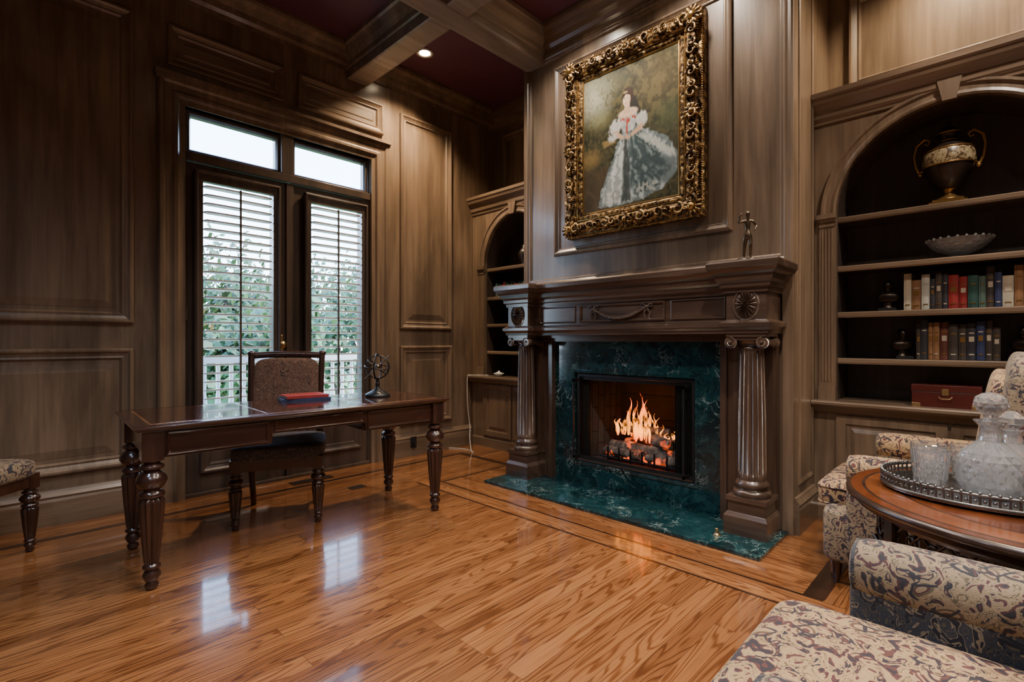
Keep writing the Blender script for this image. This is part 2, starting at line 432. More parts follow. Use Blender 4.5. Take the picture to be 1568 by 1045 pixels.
# ------------------------------------------------------------------ outside
b = MB('balcony_railing', [WHITE])
b.box(-3, 7, 5.55, 5.64, .93, 1.0); b.box(-3, 7, 5.57, 5.62, .10, .16)
x = -3
while x < 7:
    b.lathe([(.02, .16), (.02, .3), (.014, .32), (.028, .42), (.03, .5), (.014, .66), (.02, .70), (.02, .93)], (x, 5.595, 0), 10, 0); x += .12
for x in (-1.5, .5, 3.3, 6): b.box(x-.06, x+.06, 5.53, 5.66, -.1, 1.1); b.box(x-.08, x+.08, 5.51, 5.68, 1.1, 1.14)
b.build()
DECK = plain('deck_boards', (.35, .33, .3), .7)
b = MB('balcony_floor', [DECK])
y = 4.42
while y < 5.75: b.box(-3, 7, y, y+.13, -.16, -.12); y += .14
b.build()
b = MB('lawn_ground', [plain('lawn', (.09, .16, .04), .9, var=.4, sc=2)])
vs = []; N = 30
for j in range(N):
    for i in range(N): vs.append((-30+i*2.4, 5.8+j*1.8, -1.2+.25*sin(i*.7)*cos(j*.5)))
b.add(vs, [(j*N+i, j*N+i+1, (j+1)*N+i+1, (j+1)*N+i) for j in range(N-1) for i in range(N-1)], 0, True); b.build()
LEAF = plain('leaves', (.035, .08, .015), .6, var=.6, sc=1.5); BARK = plain('bark', (.08, .06, .04), .9)
LEAF2 = plain('leaves_autumn', (.12, .085, .022), .6, var=.5, sc=1.5)
def tree(x, y, h, r, mat, n=2200):
    b = MB('garden_tree', [BARK, mat]); z0 = -1.3
    b.tube([(x, y, z0), (x+.1, y, z0+h*.4), (x, y+.1, z0+h*.8)], [.2, .14, .05], 8, 0)
    cl = [(x+random.uniform(-.5, .5)*r, y+random.uniform(-.5, .5)*r, z0+h*random.uniform(.35, .85), r*random.uniform(.4, .65)) for _ in range(9)]
    for c in cl: b.tube([(x, y, z0+h*.35), (c[0], c[1], c[2])], [.07, .02], 5, 0)
    vs = []; fs = []
    for i in range(n):
        c = random.choice(cl); d = Vector((random.gauss(0, 1), random.gauss(0, 1), random.gauss(0, .8))); d = d.normalized()*c[3]*random.uniform(.55, 1.05)
        p = Vector(c[:3])+d; a = Vector((random.gauss(0, 1), random.gauss(0, 1), random.gauss(0, 1))).normalized()*random.uniform(.09, .17); q = a.orthogonal()*.6
        k = len(vs); vs += [p-a, p+q, p+a, p-q]; fs.append((k, k+1, k+2, k+3))
    b.add(vs, fs, 1); b.build()
for (x, y, h, r, m) in ((-1, 16, 4.6, 2.6, LEAF), (2.2, 14, 4.2, 2.4, LEAF2), (5, 17, 5.2, 3, LEAF), (7.5, 15, 4.2, 2.6, LEAF), (10.5, 19, 5.5, 3.4, LEAF), (4, 11.5, 3.2, 1.7, LEAF), (13, 17, 5.0, 3, LEAF2), (1, 19, 5.2, 3, LEAF), (7, 21, 5.4, 3.4, LEAF2), (-4, 15, 4.6, 2.6, LEAF)):
    tree(x, y, h, r, m)

# ------------------------------------------------------------------ chimney breast
b = MB('wall_chimney_breast', [PAN])
b.box(3.3, 4.1, .87, 1.45, 0, 3.8); b.box(3.3, 4.1, 2.465, 3.03, 0, 3.8); b.box(3.3, 4.1, 1.45, 2.465, .905, 3.8)
b.box(3.3, 4.1, 1.45, 2.465, 0, .18); b.box(3.86, 4.1, 1.45, 2.465, .18, .905)
b.build()
b = MB('trim_chimney_panel', [PAN]); b.M = PE(3.3)
b.frame(.87, 3.03, 1.60, 3.60, [(0, 0), (0, .022), (.012, .03), (.03, .026), (.045, .03), (.055, .018), (.07, .018), (.08, .001)], 0)
b.frame(1.228, 2.693, 1.86, 3.44, [(0, 0), (0, .018), (.01, .026), (.022, .03), (.03, .022), (.045, .012), (.055, .012), (.06, .001)], 0)
b.M = Matrix(); b.box(3.272, 3.3, .87, .93, .0, 1.60); b.box(3.272, 3.3, 2.97, 3.03, 0, 1.60); b.build(bevel=.003)

# ------------------------------------------------------------------ mantel
b = MB('fireplace_mantel', [MAHY, MAH])
PATH = [(3.299, 2.97), (3.02, 2.97), (3.02, 2.75), (3.12, 2.75), (3.12, 1.16), (3.02, 1.16), (3.02, .94), (3.299, .94)]
b.prism(PATH, 1.20, 1.5, 0)
b.sweep(PATH, [(0, 1.43), (.012, 1.43), (.014, 1.455), (.028, 1.462), (.03, 1.485), (.045, 1.50), (.052, 1.53), (.07, 1.545), (.082, 1.565), (.088, 1.57), (.088, 1.60), (.082, 1.61)], 0, cap=True)
b.sweep(PATH, [(0, 1.195), (.012, 1.195), (.014, 1.215), (.026, 1.228), (.034, 1.235), (.034, 1.255), (.014, 1.268), (0, 1.275)], 0)
b.box(3.19, 3.3, 1.16, 2.75, 1.145, 1.20, 0); b.box(3.17, 3.3, 1.16, 2.75, 1.175, 1.20, 0)
b.box(3.235, 3.3, .95, 1.275, .02, 1.20, 1); b.box(3.235, 3.3, 2.655, 2.96, .02, 1.20, 1)
b.box(3.215, 3.235, 1.235, 1.275, .02, 1.15, 1); b.box(3.215, 3.235, 2.655, 2.695, .02, 1.15, 1)
b.M = PE(3.12)
b.frame(1.60, 2.30, 1.29, 1.42, [(0, 0), (0, .01), (.008, .013), (.016, .008), (.018, .001)], 0)
b.frame(1.20, 1.56, 1.29, 1.42, [(0, 0), (0, .006), (.006, .008), (.012, .001)], 0)
b.frame(2.34, 2.71, 1.29, 1.42, [(0, 0), (0, .006), (.006, .008), (.012, .001)], 0)
sw = [(1.73+.44*t, 1.385-.07*sin(pi*t)-.0*t, .014) for t in [i/24 for i in range(25)]]
b.tube(sw, [.007+.010*sin(pi*i/24) for i in range(25)], 8, 0)
for i in range(3, 22): b.ball((sw[i][0], sw[i][1], .024), .009+.004*sin(pi*i/24), 0, 6, 4)
for cx in (1.73, 2.17):
    for sg in (-1, 1):
        b.tube([(cx, 1.385, .012), (cx+sg*.02, 1.405, .02), (cx+sg*.045, 1.408, .014), (cx+sg*.04, 1.388, .012), (cx, 1.385, .012)], .006, 6, 0)
        b.tube([(cx, 1.385, .012), (cx+sg*.012, 1.36, .014), (cx+sg*.022, 1.345, .01), (cx+sg*.012, 1.305, .01)], [.007, .008, .007, .005], 6, 0)
    b.ball((cx, 1.385, .016), .013, 0)
b.M = Matrix()
for cy in (1.05, 2.86):
    b.M = PE(3.02)
    vs = []; nr, na = 6, 64
    for j in range(nr+1):
        rr = j/nr
        for i in range(na):
            a = 2*pi*i/na; h = .004+.014*abs(cos(8*a))*sin(pi*min(1, rr*1.02))**.7 + (.012 if rr < .2 else 0)
            if j == nr: h = 0
            vs.append((cy+rr*.062*cos(a), 1.362+rr*.082*sin(a), h))
    b.add(vs, [(j*na+i, j*na+(i+1) % na, (j+1)*na+(i+1) % na, (j+1)*na+i) for j in range(nr) for i in range(na)], 0, True)
    b.tube([(cy+.068*cos(2*pi*i/40), 1.362+.088*sin(2*pi*i/40), .004) for i in range(40)], .006, 6, 0, closed=True)
    b.M = Matrix(); X = 3.125
    b.box(X-.11, X+.11, cy-.11, cy+.11, 1.175, 1.197, 0)
    b.lathe([(.066, 1.10), (.073, 1.105), (.073, 1.115), (.068, 1.12), (.085, 1.14), (.092, 1.16), (.092, 1.175)], (X, cy, 0), 32, 0)
    for sy in (-1, 1):
        yv = cy+sy*.087
        b.M = Matrix.Translation((X-.105, yv, 1.142)) @ Matrix.Rotation(pi/2, 4, 'Y')
        b.lathe([(.03, 0), (.036, .005), (.034, .03), (.022, .10), (.034, .18), (.036, .205), (.03, .21)], seg=20, m=0)
        b.M = PE(X-.105)
        b.tube([(yv+(.033-.0022*i)*cos(i*.55*sy+pi/2), 1.142+(.033-.0022*i)*sin(i*.55*sy+pi/2), .002) for i in range(14)], .0045, 6, 0)
        b.ball((yv, 1.142, .004), .008, 0)
        b.M = Matrix()
    b.box(X-.10, X-.09, cy-.085, cy+.085, 1.155, 1.175, 0)
    b.lathe([(.078, .335), (.078, .37), (.077, .38), (.074, .7), (.066, 1.06), (.066, 1.10)], (X, cy, 0), 24, 1, flute=(16, .010, .375, 1.07))
    b.lathe([(.10, .24), (.105, .25), (.105, .265), (.098, .275), (.085, .28), (.085, .29), (.094, .298), (.094, .315), (.085, .325), (.078, .335)], (X, cy, 0), 32, 0)
    b.box(X-.112, X+.112, cy-.112, cy+.112, .215, .24, 0); b.box(X-.103, X+.103, cy-.103, cy+.103, .13, .215, 0)
    b.sweep([(X+.112, cy+.105), (X-.105, cy+.105), (X-.105, cy-.105), (X+.112, cy-.105)], [(.016, .02), (.016, .125), (.01, .135), (.004, .145), (0, .15)], 0)
    b.box(X-.105, X+.11, cy-.105, cy+.105, .02, .13, 0)
    b.box(3.21, 3.25, cy-.09, cy+.09, .02, 1.2, 1)
b.build(bevel=.002)

b = MB('hearth_slab', [MARBLE]); b.box(2.77, 3.29, .895, 3.0, 0, .022); b.build(bevel=.003)
b = MB('fireplace_surround', [MARBLE])
for bx in ((1.275, 1.46, .023, 1.145), (2.455, 2.655, .023, 1.145), (1.46, 2.455, .895, 1.145), (1.46, 2.455, .023, .19)):
    b.box(3.262, 3.299, *bx)
b.M = PE(3.262); b.frame(1.435, 2.48, .165, .92, [(0, 0), (.002, .006), (.022, .006), (.025, 0)], 0)
b.build()

# firebox
def mk_brick():
    t = MT('firebrick'); v = t.obj()
    m = t.n('ShaderNodeMapping'); m.inputs['Rotation'].default_value = (pi/2, 0, pi/2)
    br = t.n('ShaderNodeTexBrick'); t.l(v, m.inputs['Vector']); t.l(m.outputs[0], br.inputs['Vector'])
    br.inputs['Scale'].default_value = 1; br.inputs['Brick Width'].default_value = .2; br.inputs['Row Height'].default_value = .065; br.inputs['Mortar Size'].default_value = .004
    br.inputs['Color1'].default_value = (.12, .10, .085, 1); br.inputs['Color2'].default_value = (.08, .068, .058, 1); br.inputs['Mortar'].default_value = (.03, .027, .025, 1)
    n = t.noise(v, 9, 4); t.col(t.mix(.6, br.outputs['Color'], n.outputs['Color'], 'MULTIPLY')).set(rough=.9); return t.m
BRICK = mk_brick()
b = MB('firebox', [BRICK, BLACK, DSILV, plain('mesh_curtain', (.03, .028, .026), .5, .6)])
f0, f1 = 1.462, 2.452
vs = [(3.31, f0, .19), (3.31, f1, .19), (3.31, f1, .893), (3.31, f0, .893), (3.85, f0+.13, .19), (3.85, f1-.13, .19), (3.80, f1-.13, .893), (3.80, f0+.13, .893)]
b.add(vs, [(0, 1, 5, 4), (1, 2, 6, 5), (2, 3, 7, 6), (3, 0, 4, 7), (4, 5, 6, 7)], 0)
b.M = PE(3.30); b.frame(f0, f1, .19, .893, [(0, -.02), (0, .02), (.006, .024), (.026, .024), (.03, .018), (.03, -.02)], 1)
b.M = Matrix(); b.box(3.27, 3.30, f0, f1, .19, .235, 1); b.box(3.266, 3.272, f0+.02, f1-.02, .197, .212, 2)
b.box(3.30, 3.34, f0, f1, .84, .893, 1)
for (ya, yb) in ((f0+.03, f0+.17), (f1-.09, f1-.03)):
    n = 60; vs = []
    for k in range(n+1):
        y = ya+(yb-ya)*k/n; x = 3.335+.014*sin(k*.9); vs += [(x, y, .22), (x, y, .85)]
    b.add(vs, [(2*k, 2*k+2, 2*k+3, 2*k+1) for k in range(n)], 3, True)
for yy in (f0+.035, f1-.045):
    b.box(3.18, 3.27, yy, yy+.012, .23, .25, 1); b.box(3.18, 3.27, yy, yy+.012, .83, .85, 1); b.box(3.18, 3.192, yy, yy+.012, .23, .85, 1)
b.build()
def mk_log():
    t = MT('charred_log'); v = t.obj(); n = t.noise(v, 22, 5, .5); n2 = t.noise(v, 9, 3)
    t.col(t.ramp(n.outputs['Fac'], [(.3, (.02, .016, .013)), (.55, (.14, .11, .09)), (.75, (.33, .28, .23))])).set(rough=.9)
    e = t.ramp(n2.outputs['Fac'], [(.57, (0, 0, 0)), (.69, (1, .10, .01))]); t.l(e, t.b.inputs['Emission Color']); t.b.inputs['Emission Strength'].default_value = 1.6
    t.bump(n.outputs['Fac'], 1, .01); return t.m
LOG = mk_log()
b = MB('fireplace_logs', [LOG, BLACK, mk_emit('ember', (1, .10, .01), 1.6)])
def log(p, q, r):
    P = Vector(p); Q = Vector(q); pts = []; R = []
    for i in range(13):
        t = i/12; o = Vector((random.uniform(-.006, .006), 0, random.uniform(-.006, .006))); pts.append(P.lerp(Q, t)+o); R.append(r*(1+random.uniform(-.1, .1))*(1 if 0 < i < 12 else .85))
    b.tube(pts, R, 12, 0)
log((3.50, 1.62, .30), (3.48, 2.25, .31), .05); log((3.62, 1.66, .31), (3.66, 2.22, .30), .055)
log((3.44, 1.72, .385), (3.62, 2.12, .39), .042); log((3.60, 1.60, .40), (3.50, 1.98, .395), .036); log((3.56, 1.78, .46), (3.58, 2.14, .44), .034)
log((3.42, 1.60, .27), (3.42, 1.9, .27), .037); log((3.42, 1.95, .27), (3.44, 2.28, .28), .034)
for i in range(90): b.ball((random.uniform(3.40, 3.7), random.uniform(1.64, 2.26), random.uniform(.235, .26)), random.uniform(.008, .02), random.choice((0, 0, 2)), 6, 4)
for y in [1.62+.1*i for i in range(7)]: b.tube([(3.38, y, .32), (3.38, y, .22), (3.7, y, .22)], .008, 6, 1)
b.tube([(3.385, 1.60, .235), (3.385, 2.30, .235)], .008, 6, 1)
for y in (1.68, 2.24): b.tube([(3.45, y, .192), (3.45, y, .225)], .01, 6, 1); b.tube([(3.65, y, .192), (3.65, y, .225)], .01, 6, 1)
b.build()
def mk_flame():
    t = MT('flame'); tc = t.n('ShaderNodeTexCoord'); sp = t.n('ShaderNodeSeparateXYZ'); t.l(tc.outputs['Object'], sp.inputs[0])
    h = t.math('DIVIDE', t.math('SUBTRACT', sp.outputs['Z'], .36), .34)
    c = t.ramp(h, [(0, (1, .07, .004)), (.25, (1, .30, .025)), (.6, (1, .22, .015)), (1, (1, .06, .003))])
    n = t.noise(t.obj((1, 1, .35)), 30, 3, .8)
    al = t.ramp(n.outputs['Fac'], [(.42, (0, 0, 0)), (.68, (1, 1, 1))])
    e = t.n('ShaderNodeEmission'); t.l(c, e.inputs[0]); e.inputs[1].default_value = 4.5
    tr = t.n('ShaderNodeBsdfTransparent'); mx = t.n('ShaderNodeMixShader'); t.l(al, mx.inputs[0]); t.l(tr.outputs[0], mx.inputs[1]); t.l(e.outputs[0], mx.inputs[2])
    t.l(mx.outputs[0], t.out.inputs['Surface']); return t.m
b = MB('fire_flames', [mk_flame()])
for i in range(28):
    y = random.gauss(2.0, .14); y = min(max(y, 1.68), 2.22); x = random.uniform(3.46, 3.60); h = max(.07, (.37-1.1*abs(y-2.02))*random.uniform(.55, 1.05)); z0 = random.uniform(.36, .42); ph = random.uniform(0, 6)
    pts = []; R = []; r = random.uniform(.012, .026)
    for k in range(14):
        t = k/13; pts.append((x+.01*sin(ph+5*t), y+.026*sin(ph+7*t)*t, z0+h*t)); R.append(max(.0008, r*sin(pi*min(1, (t*.8+.14)))**1.2*(1-t)**.6))
    b.tube(pts, R, 8, 0, flat=.6)
b.build()

# ------------------------------------------------------------------ portrait painting
def portrait():
    W, H = 300, 382
    a, bb = np.meshgrid(np.linspace(0, 1, W), np.linspace(0, 1, H))
    def vnoise(sx, sy, seed):
        r = np.random.RandomState(seed); g = r.rand(sy+2, sx+2); x = a*sx; y = bb*sy; xi = x.astype(int); yi = y.astype(int); fx = x-xi; fy = y-yi
        fx = fx*fx*(3-2*fx); fy = fy*fy*(3-2*fy)
        return g[yi, xi]*(1-fx)*(1-fy)+g[yi, xi+1]*fx*(1-fy)+g[yi+1, xi]*(1-fx)*fy+g[yi+1, xi+1]*fx*fy
    def fb(s, seed): return (vnoise(s, s, seed)+.5*vnoise(2*s, 2*s, seed+1)+.25*vnoise(4*s, 4*s, seed+2))/1.75
    img = np.zeros((H, W, 3))
    def lay(mask, c, k=1.0):
        nonlocal img
        c = np.array(c) if not isinstance(c, np.ndarray) else c
        mk = np.clip(mask, 0, 1)[..., None]*k; img = img*(1-mk)+c*mk
    f1 = fb(7, 3); f2 = fb(22, 9); f3 = fb(50, 21)
    img[:] = np.array([.045, .042, .018]); img += (f2[..., None]-.5)*np.array([.08, .07, .03])
    ja = a+.05*(f2-.5); jb = bb+.05*(f3-.5)
    def ell(cx, cy, rx, ry, soft=.12, warp=True):
        xx = (ja if warp else a)-cx; yy = (jb if warp else bb)-cy
        return np.clip((1-np.sqrt((xx/rx)**2+(yy/ry)**2))/soft, 0, 1)
    def poly(P, soft=.008, warp=.0):
        x = a+warp*(f2-.5); y = bb+warp*(f3-.5); ins = np.zeros_like(a, bool); dm = np.full_like(a, 9.)
        n = len(P)
        for i in range(n):
            x0, y0 = P[i]; x1, y1 = P[(i+1) % n]
            if y0 != y1: ins ^= ((y0 > y) != (y1 > y)) & (x < (x1-x0)*(y-y0)/(y1-y0)+x0)
            dx, dy = x1-x0, y1-y0; t = np.clip(((x-x0)*dx+(y-y0)*dy)/(dx*dx+dy*dy), 0, 1); dm = np.minimum(dm, np.hypot(x-x0-t*dx, y-y0-t*dy))
        sd = np.where(ins, dm, -dm); return np.clip(sd/soft+.5, 0, 1)
    lay(ell(.13, .16, .27, .22, .9), [.50, .49, .34], .9); lay(ell(.32, .10, .2, .10, .9), [.22, .22, .12], .6)
    lay(ell(.2, .33, .16, .10, .8), [.27, .26, .11], .6)
    lay((f3 > .53)*1.0*ell(.38, .14, .20, .2, .4), [.06, .06, .025], .7)
    lay(ell(.80, .18, .30, .24, .8), [.11, .08, .03], .7); lay((f2 > .58)*1.0*ell(.7, .2, .5, .3, .5), [.16, .125, .045], .6); lay((f3 > .60)*1.0, [.11, .09, .035], .4)
    lay(ell(.07, .60, .17, .09, .7), [.28, .18, .06], .7); lay(poly([(-.1, .66), (.33, .70), (.28, 1.1), (-.1, 1.1)], .03, .05), [.07, .045, .02], .8)
    lay(ell(.9, .45, .2, .14, .8), [.08, .095, .035], .6)
    lay(poly([(.47, .17), (.54, .18), (.60, .28), (.66, .44), (.60, .48), (.5, .34)], .02, .03), [.018, .016, .014], .9)
    sk = poly([(.44, .46), (.57, .45), (.74, .52), (.90, .60), (.99, .72), (.98, .84), (.86, .93), (.62, .98), (.36, .99), (.17, .97), (.20, .86), (.30, .70), (.38, .56)], .012, .03)
    ang = np.arctan2(bb-.38, a-.5); rad = np.hypot(bb-.38, a-.5)
    fold = .5+.5*np.sin(ang*15+9*f1*2+rad*5); fold2 = .5+.5*np.sin(ang*31+rad*13+9*f2)
    c = np.stack([.14+.34*fold*fold2, .18+.37*fold*fold2, .18+.36*fold*fold2], -1)
    lay(sk, c)
    dk = poly([(.52, .50), (.62, .50), (.82, .66), (.92, .80), (.80, .90), (.60, .93), (.53, .88)], .05, .08); lay(dk*sk, np.stack([.03+.14*fold2*fold, .055+.18*fold2*fold, .058+.17*fold2*fold], -1), .85)
    lay(poly([(.60, .52), (.70, .53), (.95, .68), (.97, .74), (.8, .66)], .02, .05)*sk, [.58, .60, .53], .8)
    lay(poly([(.42, .56), (.48, .54), (.42, .97), (.22, .96), (.28, .78)], .03, .06)*sk, np.stack([.36+.34*fold2, .39+.34*fold2, .37+.31*fold2], -1), .9)
    lay(poly([(.47, .52), (.50, .52), (.53, .96), (.44, .96)], .015, .04)*sk, [.035, .045, .04], .85)
    lay(ell(.70, .90, .16, .04, .5)*(f3 > .45)*sk, [.5, .5, .44], .6)
    lay(poly([(.22, .50), (.36, .49), (.37, .53), (.24, .545)], .01), [.30, .20, .07], .8)
    lay(poly([(.40, .355), (.60, .35), (.59, .42), (.555, .475), (.455, .48), (.42, .42)], .01), np.stack([.30+.3*f3, .31+.3*f3, .30+.27*f3], -1))
    lay(ell(.36, .42, .075, .055, .3), [.62, .61, .55]); lay(ell(.645, .42, .07, .055, .3), [.58, .57, .51])
    lay(poly([(.34, .45), (.38, .45), (.46, .505), (.45, .525), (.35, .49)], .006), [.66, .43, .28])
    lay(poly([(.66, .45), (.63, .45), (.53, .50), (.54, .52), (.65, .49)], .006), [.60, .38, .24])
    lay(ell(.33, .49, .06, .03, .4), [.62, .60, .54]); lay(ell(.5, .51, .045, .022, .4), [.60, .40, .26])
    lay(ell(.5, .345, .115, .036, .25, False), [.78, .54, .37]); lay(poly([(.468, .28), (.52, .28), (.525, .345), (.455, .345)], .006), [.68, .44, .29])
    lay(ell(.50, .40, .035, .03, .4), [.48, .05, .025]); lay(ell(.44, .385, .035, .015, .4), [.46, .07, .04]); lay(ell(.57, .385, .035, .015, .4), [.42, .06, .04])
    lay(poly([(.485, .40), (.50, .40), (.50, .49), (.48, .49)], .006), [.44, .07, .04])
    lay(ell(.50, .225, .062, .062, .15, False), [.045, .022, .012]); lay(ell(.487, .247, .043, .056, .12, False), [.80, .55, .38])
    lay(ell(.475, .258, .02, .03, .8, False), [.88, .64, .47], .6); lay(ell(.52, .26, .014, .04, .8, False), [.48, .29, .18], .6)
    lay(poly([(.445, .24), (.44, .205), (.49, .19), (.535, .205), (.54, .26), (.525, .225), (.48, .21)], .006), [.045, .022, .012])
    lay(ell(.468, .238, .008, .004, .5, False), [.05, .025, .015]); lay(ell(.498, .238, .008, .004, .5, False), [.05, .025, .015])
    lay(ell(.480, .258, .004, .012, .8, False), [.45, .26, .16], .8); lay(ell(.481, .277, .011, .0045, .5, False), [.45, .09, .06])
    lay(ell(.475, .195, .03, .010, .4, False), [.5, .36, .15], .8)
    img *= (.86+.28*f3)[..., None]
    img = np.clip(img, 0, 1)
    yl, yr = 2.35, 1.562; zt, zb = 3.185, 2.145; X = 3.238
    verts = np.stack([np.full_like(a, X), yl+(yr-yl)*a, zt+(zb-zt)*bb], -1).reshape(-1, 3)
    idx = np.arange(W*H).reshape(H, W)
    faces = np.stack([idx[:-1, :-1], idx[:-1, 1:], idx[1:, 1:], idx[1:, :-1]], -1).reshape(-1, 4)
    t = MT('oil_paint'); at = t.n('ShaderNodeVertexColor'); at.layer_name = 'paint'; t.col(at.outputs['Color']).set(rough=.6, spec=.25)
    nn = t.noise(t.obj(), 180, 3); t.bump(nn.outputs['Fac'], .12, .002)
    mb = MB('portrait_painting', [GOLD, GOLDP, t.m])
    cy = 1.956
    mb.M = Matrix(((0, 0, -1, 3.285), (-1, 0, 0, cy), (0, 1, 0, 0), (0, 0, 0, 1)))
    hw = .565; z0, z1 = 1.975, 3.355
    mb.frame(-hw, hw, z0, z1, [(0, -.01), (0, .035), (.012, .05), (.03, .055), (.045, .072), (.075, .085), (.10, .078), (.115, .06), (.125, .055), (.135, .062), (.15, .06), (.165, .048), (.18, .045)], 0)
    mb.frame(-hw+.112, hw-.112, z0+.112, z1-.112, [(0, .05), (.004, .068), (.012, .068), (.016, .05)], 1)
    mb.frame(-hw+.158, hw-.158, z0+.158, z1-.158, [(0, .04), (.006, .054), (.014, .052), (.018, .043)], 1)
    def scroll(cx, cz, R, sg, rot, k=1):
        pts = []; rr = []
        for i in range(18):
            t = i/17; an = rot+sg*t*2*pi*1.35; r = R*(1-.85*t); pts.append((cx+r*cos(an), cz+r*sin(an), .085+.018*sin(pi*t))); rr.append(.011*(1-.5*t)*k)
        mb.tube(pts, rr, 6, 0)
    def side(p, q, n):
        P = Vector(p); Q = Vector(q); d = (Q-P).normalized(); ang = atan2(d.y, d.x); nrm = Vector((-d.y, d.x))
        for i in range(n):
            c = P.lerp(Q, (i+.5)/n); sg = 1 if i % 2 else -1
            scroll(c.x+d.x*.02, c.y+d.y*.02, .042, sg, ang+pi/2*sg); scroll(c.x-d.x*.035, c.y-d.y*.035, .028, -sg, ang+pi, .8)
            for j in range(-3, 4):
                R = Matrix.Rotation(ang+pi/2+j*.42*sg, 3, 'Z'); e = c-nrm*sg*.030
                mb.sup((e.x+d.x*j*.013, e.y+d.y*j*.013, .084), (.040, .010, .024), 1, 0, nu=8, nv=5, rot=R)
        m = n*9
        for i in range(m):
            c = P.lerp(Q, (i+.5)/m)
            e = c+nrm*.058; mb.ball((e.x, e.y, .056), .0065, 1, 6, 4)
            e = c-nrm*.060; mb.ball((e.x, e.y, .060), .0065, 0, 6, 4)
    ins = .062; A = (-hw+ins, z0+ins); B = (hw-ins, z0+ins); C = (hw-ins, z1-ins); D = (-hw+ins, z1-ins)
    side(B, A, 7); side(A, D, 9); side(D, C, 7); side(C, B, 9)
    for (px, pz) in (A, B, C, D):
        for k in range(12):
            an = 2*pi*k/12; R = Matrix.Rotation(an, 3, 'Z'); mb.sup((px+.042*cos(an), pz+.042*sin(an), .09), (.07, .024, .03), 1, 0, nu=8, nv=5, rot=R)
        mb.ball((px, pz, .105), (.026, .026, .016), 1)
    for (px, pz) in ((0, z0+ins), (0, z1-ins), (-hw+ins, (z0+z1)/2), (hw-ins, (z0+z1)/2)):
        for k in range(10):
            an = 2*pi*k/10; R = Matrix.Rotation(an, 3, 'Z'); mb.sup((px+.035*cos(an), pz+.035*sin(an), .09), (.055, .022, .028), 1, 0, nu=8, nv=5, rot=R)
        mb.ball((px, pz, .10), (.02, .02, .014), 1)
    mb.M = Matrix(); k = len(mb.v)
    mb.v.extend([tuple(v) for v in verts]); mb.f.extend([tuple(int(i)+k for i in f) for f in faces]); mb.mi.extend([2]*len(faces)); mb.sm.extend([False]*len(faces))
    mb.box(3.245, 3.298, 1.45, 2.46, 2.02, 3.31, 0)
    o = mb.build()
    ca = o.data.color_attributes.new('paint', 'FLOAT_COLOR', 'POINT')
    allc = np.zeros((len(o.data.vertices), 4), np.float32); allc[:, 3] = 1
    allc[k:k+W*H, :3] = img.reshape(-1, 3)
    ca.data.foreach_set('color', allc.ravel())
portrait()

